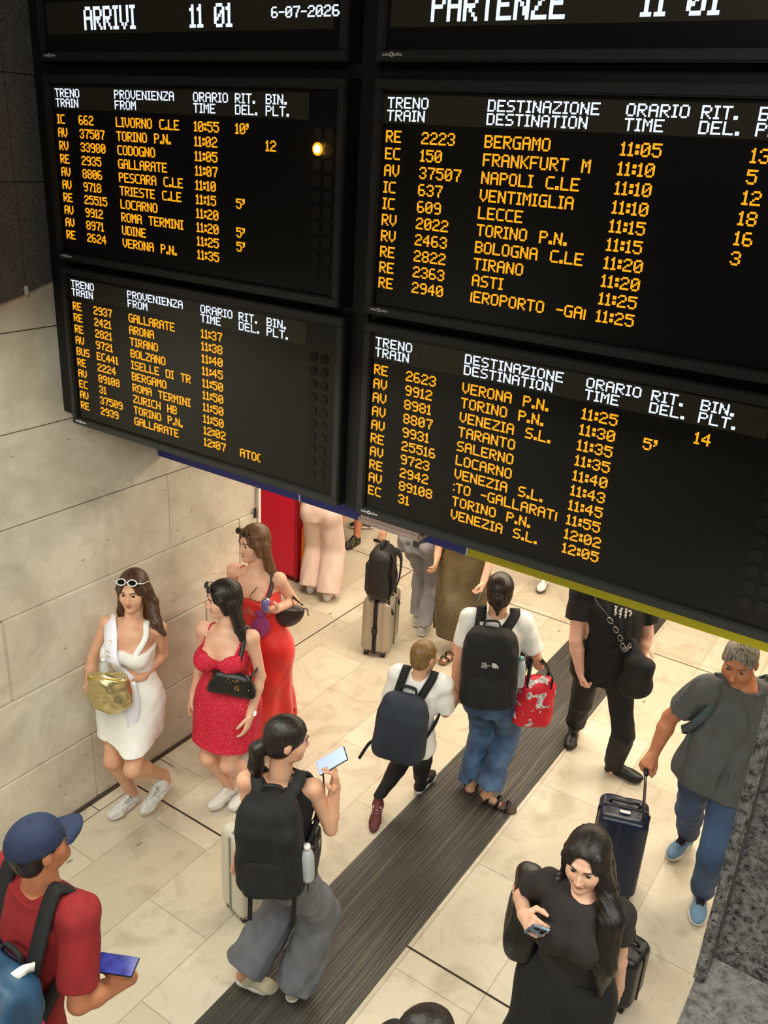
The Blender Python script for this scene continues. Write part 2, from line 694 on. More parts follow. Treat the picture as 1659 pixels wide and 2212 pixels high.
            quads.append(q)
        Q = np.concatenate(quads)
        return V, Q

    def build(s, name, m, parent=None):
        for p_, n_ in s.cuts:      # hems and rims stay straight whatever the wrinkles did
            s.cut(p_, n_, False)
        V, Q = s.polys()
        me = bpy.data.meshes.new(name)
        me.vertices.add(len(V))
        me.vertices.foreach_set('co', V.astype(np.float32).ravel())
        me.loops.add(len(Q) * 4)
        me.loops.foreach_set('vertex_index', Q.astype(np.int32).ravel())
        me.polygons.add(len(Q))
        me.polygons.foreach_set('loop_start', np.arange(0, len(Q) * 4, 4, dtype=np.int32))
        me.polygons.foreach_set('use_smooth', np.ones(len(Q), bool))
        me.update(calc_edges=True)
        me.validate()
        o = link(name, me, m, parent)
        return o

# ------------------------------------------------------------------ the setting
XW = -4.008           # face of the left wall
M_floor = stone_floor()
M_wall = stone_wall('wall_stone', (.68, .62, .515), (.45, .40, .315), (.24, .19, .13))
M_dark = granite('shade_slab_speckle', [(.035, .035, .033), (.075, .074, .070), (.125, .122, .114)], 110.0, .5)  # shade of the upper left wall, put into a dark speckled colour
M_pillar = granite('pillar_granite', [(.024, .024, .023), (.15, .148, .138), (.30, .296, .278)], 92.0, .6)
M_coping = granite('pale_granite', [(.16, .155, .14), (.30, .295, .27), (.42, .41, .38)], 70.0, .55)
M_rubber = ribbed_rubber()
M_joint = mat('joint_filler', (58, 48, 36), .8)
M_plaster = mat('plaster', (205, 198, 182), .8, noise=.1, nscale=3)

floor = struct(box('floor', (-9, -4, -.2), (7, 13, 0), M_floor))
for name, lo, hi in (('trim_1', (-3.878, 3.139, -.01), (-2.313, 3.153, .0006)), ('trim_2', (-1.706, 3.148, -.01), (6.5, 3.162, .0006)),
                     ('trim_3', (-8, 7.13, -.01), (-2.313, 7.142, .0006)), ('trim_4', (-1.706, 7.13, -.01), (6.5, 7.142, .0006)),
                     ('trim_5', (-4.19, 4.6, -.01), (-4.178, 7.12, .0006)), ('trim_6', (-3.885, -3.9, -.01), (-3.879, 3.14, .0005)),
                     ('trim_7', (-3.995, 2.832, -.01), (-3.879, 2.838, .0005)), ('trim_8', (-3.995, 3.43, -.01), (-3.83, 3.436, .0005))):
    struct(box(name, lo, hi, M_joint))

# dark ribbed rubber walkway
bm = bmesh.new()
add_box(bm, (-2.312, -4, 0), (-1.707, 12.9, .004))
for i in range(22):
    x = -2.300 + i * .0275
    add_box(bm, (x, -4, .004), (x + .013, 12.9, .0065))
walk = struct(bm_obj('floor_walkway', bm, M_rubber))
M_scuff = mat('rib_scuffed_edge', (128, 120, 104), .45, col2=(62, 57, 48), nscale=3, stretch=(1, .6, 1), thr=(.42, .6))
bm = bmesh.new()
for k in (3, 6, 9, 13, 16, 18, 19):
    x = -2.300 + k * .0275 + .0125
    add_box(bm, (x, 2.2 + .4 * (k % 3), .0063), (x + .0032, 8.5, .0072))
struct(bm_obj('floor_walkway_ribs', bm, M_scuff))

# left wall: stone courses 0.52 m high, each a little behind the one below
bm = bmesh.new()
verts_joint = {0: 2.9, 1: 3.94, 2: 4.3, 3: 1.75, 4: 3.365, 5: 2.2, 6: 3.0, 7: 3.9, 8: 2.5}
steps = [.030, .026, .018, .006, 0, 0, 0, 0, 0, 0]
for i in range(10):
    z0, z1 = .52 * i + (.012 if i == 0 else .0006 if i < 3 else .003), .52 * (i + 1) - (.0006 if i < 3 else .003)
    x1 = XW + steps[i]
    cuts = [-4.0]
    y = verts_joint.get(i, 3) - 1.9 * 4
    while y < 4.49:
        if y > -3.8:
            cuts.append(y)
        y += 1.9
    cuts.append(4.49)
    for a, b in zip(cuts, cuts[1:]):
        add_box(bm, (XW - .35, a, z0), (x1, b - .0004, z1), .008 if i < 3 else .0025)
wall = struct(bm_obj('wall_left', bm, M_wall))
struct(box('wall_left_core', (XW - .36, -4, 0), (XW - .012, 4.486, 5.2), M_joint))
struct(box('baseboard_left', (XW, -4, 0), (XW + .042, 4.49, .03), mat('dark_skirting', (70, 60, 46), .7)))
struct(box('trim_9', (XW - .30, 4.49, 0), (XW + .032, 4.515, 3.0), mat('corner_trim', (226, 220, 208), .5)))

# dark speckled slab standing for shade on the upper wall, lower edge raked
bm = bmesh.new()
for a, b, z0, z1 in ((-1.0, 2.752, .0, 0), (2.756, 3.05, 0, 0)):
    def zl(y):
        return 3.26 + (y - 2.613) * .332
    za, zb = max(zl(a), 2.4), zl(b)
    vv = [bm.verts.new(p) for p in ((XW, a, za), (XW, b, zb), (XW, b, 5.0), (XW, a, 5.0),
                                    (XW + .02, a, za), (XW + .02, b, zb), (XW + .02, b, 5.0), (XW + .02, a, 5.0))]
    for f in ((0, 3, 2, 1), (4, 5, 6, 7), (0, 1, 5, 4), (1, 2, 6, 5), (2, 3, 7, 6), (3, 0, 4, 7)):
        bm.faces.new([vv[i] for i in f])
struct(bm_obj('wall_left_shade_slab', bm, M_dark))
bm = bmesh.new()
for z in (3.836, 4.311):
    add_box(bm, (XW + .0195, -1, z - .003), (XW + .0206, 3.05, z + .003))
struct(bm_obj('trim_10', bm, mat('black_joint', (14, 14, 13), .8)))
t = thing('wall_clip', 'small white clip at the foot of the dark slab joint', 'clip', (XW + .02, 2.754, 3.30))
box('plate', (XW + .019, 2.744, 3.30), (XW + .026, 2.764, 3.345), mat('clip_white', (206, 200, 188), .5), t, .002)
t2 = thing('wall_bracket', 'thin dark door stop on the corner of the stone wall', 'bracket', (XW + .01, 4.46, 1.53))
box('plate', (XW + .016, 4.452, 1.525), (XW + .036, 4.462, 1.60), mat('bracket_dark', (40, 38, 36), .5), t2, .001)

struct(box('wall_far', (-9, 12.9, 0), (7, 13.1, 3.0), M_plaster))
struct(box('wall_side', (-9.1, 4.8, 0), (-8.9, 13, 3.0), M_plaster))
struct(box('wall_right', (6.8, -4, 0), (7.0, 13, 3.0), M_plaster))
struct(box('ceiling', (-9, 3.66, 2.9), (7, 13, 3.0), M_plaster))
struct(box('wall_front', (XW, 3.66, 2.9), (7, 3.9, 5.2), mat('front_wall', (60, 58, 54), .8)))

# ------------------------------------------------------------------ overhead sign band behind the boards
t = thing('overhead_sign_band', 'blue and yellow sign band hanging behind and below the display boards', 'sign', (-2.0, 3.62, 2.23))
M_blue = mat('sign_blue', (22, 32, 112), .38)
M_yel = mat('sign_yellow', (170, 158, 16), .42)
M_seam = mat('sign_seam', (200, 206, 210), .4)
box('blue_panel', (XW + .004, 3.58, 2.225), (-2.870, 3.66, 2.9), M_blue, t, .003)
box('blue_panel', (-2.862, 3.58, 2.225), (-1.798, 3.66, 2.9), M_blue, t, .003)
box('yellow_panel', (-1.790, 3.58, 2.225), (3.2, 3.66, 2.9), M_yel, t, .003)
box('seam_strip', (-2.870, 3.577, 2.227), (-2.862, 3.655, 2.9), M_seam, t)
box('seam_strip', (-1.798, 3.577, 2.227), (-1.790, 3.655, 2.9), M_seam, t)

# ------------------------------------------------------------------ display boards
YB = 2.88
M_case = mat('board_case', (15, 15, 15), .5, spec=.3)
M_bezel = mat('board_bezel', (33, 33, 32), .42, spec=.4)
M_screen = mat('board_screen', (13, 12, 10), .3, spec=.35)
M_band = mat('board_header_band', (46, 43, 32), .35, spec=.35)
M_amber = mat('led_amber', (40, 20, 0), .5, emit=(255, 168, 20), estr=1.2)
M_white = mat('led_white', (40, 40, 44), .5, emit=(222, 232, 255), estr=1.25)
M_lampoff = mat('lamp_off', (21, 19, 17), .6, spec=.2)
M_lampon = mat('lamp_on', (120, 60, 10), .5, emit=(255, 132, 20), estr=2.2)
M_mark = mat('maker_mark', (190, 190, 186), .5)

FONT = {
 'A': '01110 10001 10001 11111 10001 10001 10001', 'B': '11110 10001 10001 11110 10001 10001 11110',
 'C': '01111 10000 10000 10000 10000 10000 01111', 'D': '11110 10001 10001 10001 10001 10001 11110',
 'E': '11111 10000 10000 11110 10000 10000 11111', 'F': '11111 10000 10000 11110 10000 10000 10000',
 'G': '01111 10000 10000 10011 10001 10001 01111', 'H': '10001 10001 10001 11111 10001 10001 10001',
 'I': '111 010 010 010 010 010 111', 'K': '10001 10010 10100 11000 10100 10010 10001',
 'L': '10000 10000 10000 10000 10000 10000 11111', 'M': '10001 11011 10101 10101 10001 10001 10001',
 'N': '10001 11001 11001 10101 10011 10011 10001', 'O': '01110 10001 10001 10001 10001 10001 01110',
 'P': '11110 10001 10001 11110 10000 10000 10000', 'R': '11110 10001 10001 11110 10100 10010 10001',
 'S': '01111 10000 10000 01110 00001 00001 11110', 'T': '11111 00100 00100 00100 00100 00100 00100',
 'U': '10001 10001 10001 10001 10001 10001 01110', 'V': '10001 10001 10001 10001 10001 01010 00100',
 'Z': '11111 00001 00010 00100 01000 10000 11111',
 '0': '01110 10001 10011 10101 11001 10001 01110', '1': '010 110 010 010 010 010 111',
 '2': '01110 10001 00001 00110 01000 10000 11111', '3': '01110 10001 00001 00110 00001 10001 01110',
 '4': '00010 00110 01010 10010 11111 00010 00010', '5': '11111 10000 11110 00001 00001 10001 01110',
 '6': '01110 10000 10000 11110 10001 10001 01110', '7': '11111 00001 00010 00010 00100 00100 00100',
 '8': '01110 10001 10001 01110 10001 10001 01110', '9': '01110 10001 10001 01111 00001 00001 01110',
 '.': '00 00 00 00 00 11 11', ':': '00 11 11 00 11 11 00', "'": '11 11 01 10 00 00 00', '-': '0000 0000 0000 1111 0000 0000 0000',
 ' ': '000000 000000 000000 000000 000000 000000 000000', '|': '0 1 1 1 1 1 1', '(': '011 100 100 100 100 100 011',
 ';': '0 1 0 0 0 1 0', '~': '00000 00000 00000 00000 00000 00000 00000', '_': '0000 0000 0000 0000 0000 0000 0000'}


def dot_text(name, txt, x, z, dx, dz, m, parent, y=YB, bold=0.0):
    """LED dot-matrix line, one mesh per word: lit cells raised a millimetre from the screen"""
    bm = bmesh.new()
    cx = x
    first = None
    for ch in txt + ' ':
        if ch in ' _':
            if len(bm.verts):
                o = bm_obj(name, bm, m, parent)
                first = first or o
                bm = bmesh.new()
            cx += (7 if ch == ' ' else 5) * dx
            continue
        rows = FONT[ch].split()
        for r, row in enumerate(rows):
            c = 0
            while c < len(row):
                if row[c] == '1':
                    c1 = c
                    while c1 < len(row) and row[c1] == '1':
                        c1 += 1
                    add_box(bm, (cx + c * dx - bold * dx, y - .0016, z - (r + 1) * dz), (cx + c1 * dx + bold * dx, y + .0006, z - r * dz))
                    c = c1
                else:
                    c += 1
        cx += (len(rows[0]) + 1) * dx
    bm.free()
    return first


DOT = .00590
ROWP = .0576


def maker_mark(p, x, z):
    o = text_mesh('maker_mark', 'solari   udine', .016, M_mark, (x, YB - .019, z - .005), (1, 0, 0), (0, 0, 1), p)
    bm = bmesh.new()
    for r in (.0075, .0045):
        add_tube(bm, [(x + .040 + r * math.cos(a), YB - .0195, z + r * math.sin(a)) for a in np.linspace(0, 2 * PI, 17)], .0011, 6)
    bm_obj('maker_emblem', bm, M_mark, p)


def board(x0, x1, z0, z1, label, text_x, zt=None):
    t = thing('train_display_board', label, 'display board', ((x0 + x1) / 2, YB, z0), 'LED display boards of the station')
    # casing with a raised bevelled rim around a recessed screen
    box('case', (x0, YB + .002, z0), (x1, YB + .12, z1), M_case, t)
    bm = bmesh.new()
    b = .036
    for lo, hi in (((x0, z0), (x1, z0 + b)), ((x0, z1 - b), (x1, z1)), ((x0, z0 + b), (x0 + b, z1 - b)), ((x1 - b, z0 + b), (x1, z1 - b))):
        add_box(bm, (lo[0], YB - .018, lo[1]), (hi[0], YB + .004, hi[1]), .005)
    bm_obj('bezel', bm, M_bezel, t)
    box('screen', (x0 + b, YB + .0005, z0 + b), (x1 - b, YB + .0035, z1 - b), M_screen, t)
    maker_mark(t, x0 + .03, z0 + .022)
    return t


def schedule(t, cols, ztop, head, rows, lit=None, lamp_rows=10, first_lamp=0):
    box('header_band', (cols[0] - .02, YB - .0006, ztop - .086), (cols[5] + .215, YB + .001, ztop + .008), M_band, t)
    hs = [('TRENO', 'TRAIN', 0), head + (2,), ('ORARIO', 'TIME', 3), ('RIT.', 'DEL.', 4), ('BIN.', 'PLT.', 5)]
    for a, b, c in hs:
        o = dot_text('column_heading', a, cols[c], ztop, DOT, .0052, M_white, t)
        dot_text('english_heading', b, cols[c], ztop - .0415, DOT, .0052, M_white, o)
    z = ztop - .109
    for r in rows:
        bm_parts = []
        base = dot_text('train_row', r[0], cols[0], z, DOT, .0058, M_amber, t)
        for i, s in enumerate(r[1:], 1):
            if s:
                dot_text(('', 'train_number', 'place_name', 'train_time', 'delay', 'platform')[i], s, cols[i], z, DOT, .0058, M_amber, base)
        z -= ROWP
    if len(rows) == 0:
        return
    for r in range(10):
        for k in (0, 1):
            on = lit == (r, k)
            bm = bmesh.new()
            zz = ztop - .128 - r * ROWP + (-.07 if lit is None else -.07)
            zz = ztop - .109 - .02 - r * ROWP
            xx = cols[0] + 1.548 + k * .056
            disc_bm(bm, (xx, YB, zz), (0, 1, 0), None, .0215 if not on else .024, .006, 18)
            o = bm_obj('indicator_lamp', bm, M_lampon if on else M_lampoff, t)
            if on:
                bm = bmesh.new()
                disc_bm(bm, (xx, YB - .004, zz), (0, 1, 0), None, .0145, .004, 18)
                bm_obj('lamp_core', bm, mat('lamp_core', (255, 220, 150), .5, emit=(255, 214, 130), estr=9.0), o)
                o['label'] = 'lit orange indicator lamp'
                l = bpy.data.lights.new('indicator_glow', 'POINT')
                l.energy = .12
                l.color = (1, .5, .1)
                l.shadow_soft_size = .02
                lo = bpy.data.objects.new('indicator_glow', l)
                lo.location = (xx, YB - .03, zz)
                C.objects.link(lo)


CL = [-3.797, -3.643, -3.390, -2.906, -2.673, -2.511]
CL2 = [-3.793, -3.636, -3.380, -2.896, -2.664, -2.503]
CR = [-1.936, -1.784, -1.531, -1.050, -.820, -.657]
# top pair
b1 = board(-3.862, -2.115, 4.368, 4.72, 'upper left display board with white ARRIVI title, clock and date', None)
box('header_band', (-3.815, YB - .0006, 4.475), (-2.19, YB + .001, 4.60), M_band, b1)
dot_text('title', 'ARRIVI', -3.556, 4.579, .01045, .0128, M_white, b1, bold=.12)
dot_text('clock', '11_01', -2.913, 4.571, .0104, .0118, M_white, b1, bold=.12)
dot_text('date', '6-07-2026', -2.484, 4.552, .00625, .0054, M_white, b1, bold=.12)
b2 = board(-1.988, -.240, 4.368, 4.72, 'upper right display board with white PARTENZE title and clock', None)
box('header_band', (-1.94, YB - .0006, 4.475), (-.33, YB + .001, 4.60), M_band, b2)
dot_text('title', 'PARTENZE', -1.777, 4.578, .01030, .0128, M_white, b2, bold=.12)
dot_text('clock', '11_01', -1.050, 4.573, .0104, .0120, M_white, b2, bold=.12)
dot_text('date', '6-07-2026', -.620, 4.552, .00625, .0054, M_white, b2, bold=.12)

b3 = board(-3.862, -2.115, 3.484, 4.313, 'middle left arrivals board, LIVORNO C.LE to VERONA P.N., with a lit lamp', None)
schedule(b3, CL, 4.255, ('PROVENIENZA', 'FROM'), [
    ('IC', '662', 'LIVORNO C.LE', '10:55', "10'"), ('AV', '37507', 'TORINO P.N.', '11:02', '', '12'),
    ('RV', '33980', 'CODOGNO', '11:05'), ('RE', '2935', 'GALLARATE', '11:07'), ('AV', '8806', 'PESCARA C.LE', '11:10'),
    ('AV', '9718', 'TRIESTE C.LE', '11:15', "5'"), ('RE', '25515', 'LOCARNO', '11:20'), ('AV', '9912', 'ROMA TERMINI', '11:20', "5'"),
    ('AV', '8971', 'UDINE', '11:25', "5'"), ('RE', '2624', 'VERONA P.N.', '11:35')], lit=(1, 0))
b4 = board(-3.855, -2.085, 2.632, 3.450, 'lower left arrivals board, GALLARATE 11:37 to GALLARATE 12:07', None)
schedule(b4, CL2, 3.390, ('PROVENIENZA', 'FROM'), [
    ('RE', '2937', 'GALLARATE', '11:37'), ('RE', '2421', 'ARONA', '11:38'), ('RE', '2821', 'TIRANO', '11:40'),
    ('AV', '9721', 'BOLZANO', '11:45'), ('BUS', 'EC441', 'ISELLE DI TR', '11:50'), ('RE', '2224', 'BERGAMO', '11:50'),
    ('AV', '89108', 'ROMA TERMINI', '11:50'), ('EC', '31', 'ZURICH HB', '11:50'), ('AV', '37509', 'TORINO P.N.', '12:02'),
    ('RE', '2939', 'GALLARATE', '12:07', 'ATO(')])
b5 = board(-1.988, -.240, 3.484, 4.313, 'middle right board listing departures from BERGAMO 11:05 to 11:25 with platforms', None)
schedule(b5, CR, 4.256, ('DESTINAZIONE', 'DESTINATION'), [
    ('RE', '2223', 'BERGAMO', '11:05', '', '13'), ('EC', '150', 'FRANKFURT M', '11:10', '', '5'),
    ('AV', '37507', 'NAPOLI C.LE', '11:10', '', '12'), ('IC', '637', 'VENTIMIGLIA', '11:10', '', '18'),
    ('IC', '609', 'LECCE', '11:15', '', '16'), ('RV', '2022', 'TORINO P.N.', '11:15', '', '3'),
    ('RV', '2463', 'BOLOGNA C.LE', '11:20'), ('RE', '2822', 'TIRANO', '11:20'), ('RE', '2363', 'ASTI', '11:25'),
    ('RE', '2940', '|EROPORTO -GA|', '11:25')])
b6 = board(-1.985, -.240, 2.632, 3.450, 'lower right board of departures, VERONA P.N. 11:25 to VENEZIA S.L. 12:05', None)
schedule(b6, CR, 3.397, ('DESTINAZIONE', 'DESTINATION'), [
    ('RE', '2623', 'VERONA P.N.', '11:25', '', '14'), ('AV', '9912', 'TORINO P.N.', '11:30', "5'"),
    ('AV', '8981', 'VENEZIA S.L.', '11:35'), ('AV', '8807', 'TARANTO', '11:35'), ('AV', '9931', 'SALERNO', '11:40'),
    ('RE', '25516', 'LOCARNO', '11:43'), ('AV', '9723', 'VENEZIA S.L.', '11:45'), ('RE', '2942', ';TO -GALLARAT|', '11:55'),
    ('AV', '89108', 'TORINO P.N.', '12:02'), ('EC', '31', 'VENEZIA S.L.', '12:05')])

# black frame that carries the six boards
t = thing('board_frame', 'black mounting frame between and behind the six display boards', 'frame', (-2.1, YB + .2, 2.6))
box('back_plate', (-3.985, YB + .12, 2.650), (1.6, YB + .26, 4.9), M_case, t)
box('mullion', (-3.985, YB + .03, 2.66), (-3.866, YB + .12, 4.9), M_case, t, .004)
box('mullion', (-2.08, YB + .03, 2.62), (-1.992, YB + .12, 4.9), M_case, t, .004)
box('mullion', (-.236, YB + .03, 2.64), (-.12, YB + .12, 4.9), M_case, t, .004)
box('crosspiece', (-3.862, YB + .04, 4.316), (-.24, YB + .12, 4.365), M_case, t)
box('crosspiece', (-3.862, YB + .04, 3.452), (-.24, YB + .12, 3.482), M_case, t)
t = thing('mounting_plate', 'greyish pink metal plate under the left end of the departures boards', 'plate', (-1.75, YB + .3, 2.5))
M_pinkmetal = mat('pinkish_metal', (150, 128, 120), .32, metal=.3, noise=.15, nscale=6)
box('tray', (-2.03, YB + .06, 2.545), (-1.70, YB + .34, 2.585), M_pinkmetal, t, .012)
box('hanger', (-1.98, YB + .15, 2.58), (-1.95, YB + .2, 2.66), M_case, t)
box('hanger', (-1.78, YB + .15, 2.58), (-1.75, YB + .2, 2.66), M_case, t)

# ------------------------------------------------------------------ red kiosk and foreground stonework
t = thing('red_kiosk', 'tall red kiosk panel just past the end of the stone wall', 'kiosk', (-5.5, 6.2, 0))
M_red = mat('kiosk_red', (230, 22, 62), .4)
box('front_panel', (-6.4, 6.12, .06), (-4.952, 6.16, 2.2), M_red, t, .006)
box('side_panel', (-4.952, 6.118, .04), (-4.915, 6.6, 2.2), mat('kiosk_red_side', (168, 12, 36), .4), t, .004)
box('body', (-6.4, 6.16, 0), (-4.953, 6.6, 2.18), mat('kiosk_body', (120, 20, 30), .5), t)
bm = bmesh.new()
disc_bm(bm, (-5.38, 6.117, .93), (0, 1, 0), None, .035, .006, 20)
lk = bm_obj('lock', bm, mat('lock_dark', (24, 22, 22), .4), t)
bm = bmesh.new()
add_box(bm, (-5.392, 6.112, .905), (-5.384, 6.1138, .955))
add_box(bm, (-5.376, 6.112, .905), (-5.368, 6.1138, .955))
add_box(bm, (-5.388, 6.112, .926), (-5.372, 6.1138, .934))
bm_obj('keyhole_plate', bm, mat('lock_pale', (220, 220, 216), .4), lk)

# gallery parapet at the right of the viewpoint
bm = bmesh.new()
add_box(bm, (-.083, 1.10, 2.6), (.62, 1.55, 5.0), .004)
add_box(bm, (-.090, 1.035, 3.0118), (-.074, 1.12, 5.0), .003)
pil = bm_obj('granite_pillar', bm, M_pillar)
tag(pil, 'dark speckled granite pillar in the right foreground', 'pillar')
cop = box('parapet', (-.0875, .25, 2.72), (.62, 1.098, 3.0116), M_coping, None, .004)
tag(cop, 'pale granite parapet top at the foot of the dark pillar', 'parapet')

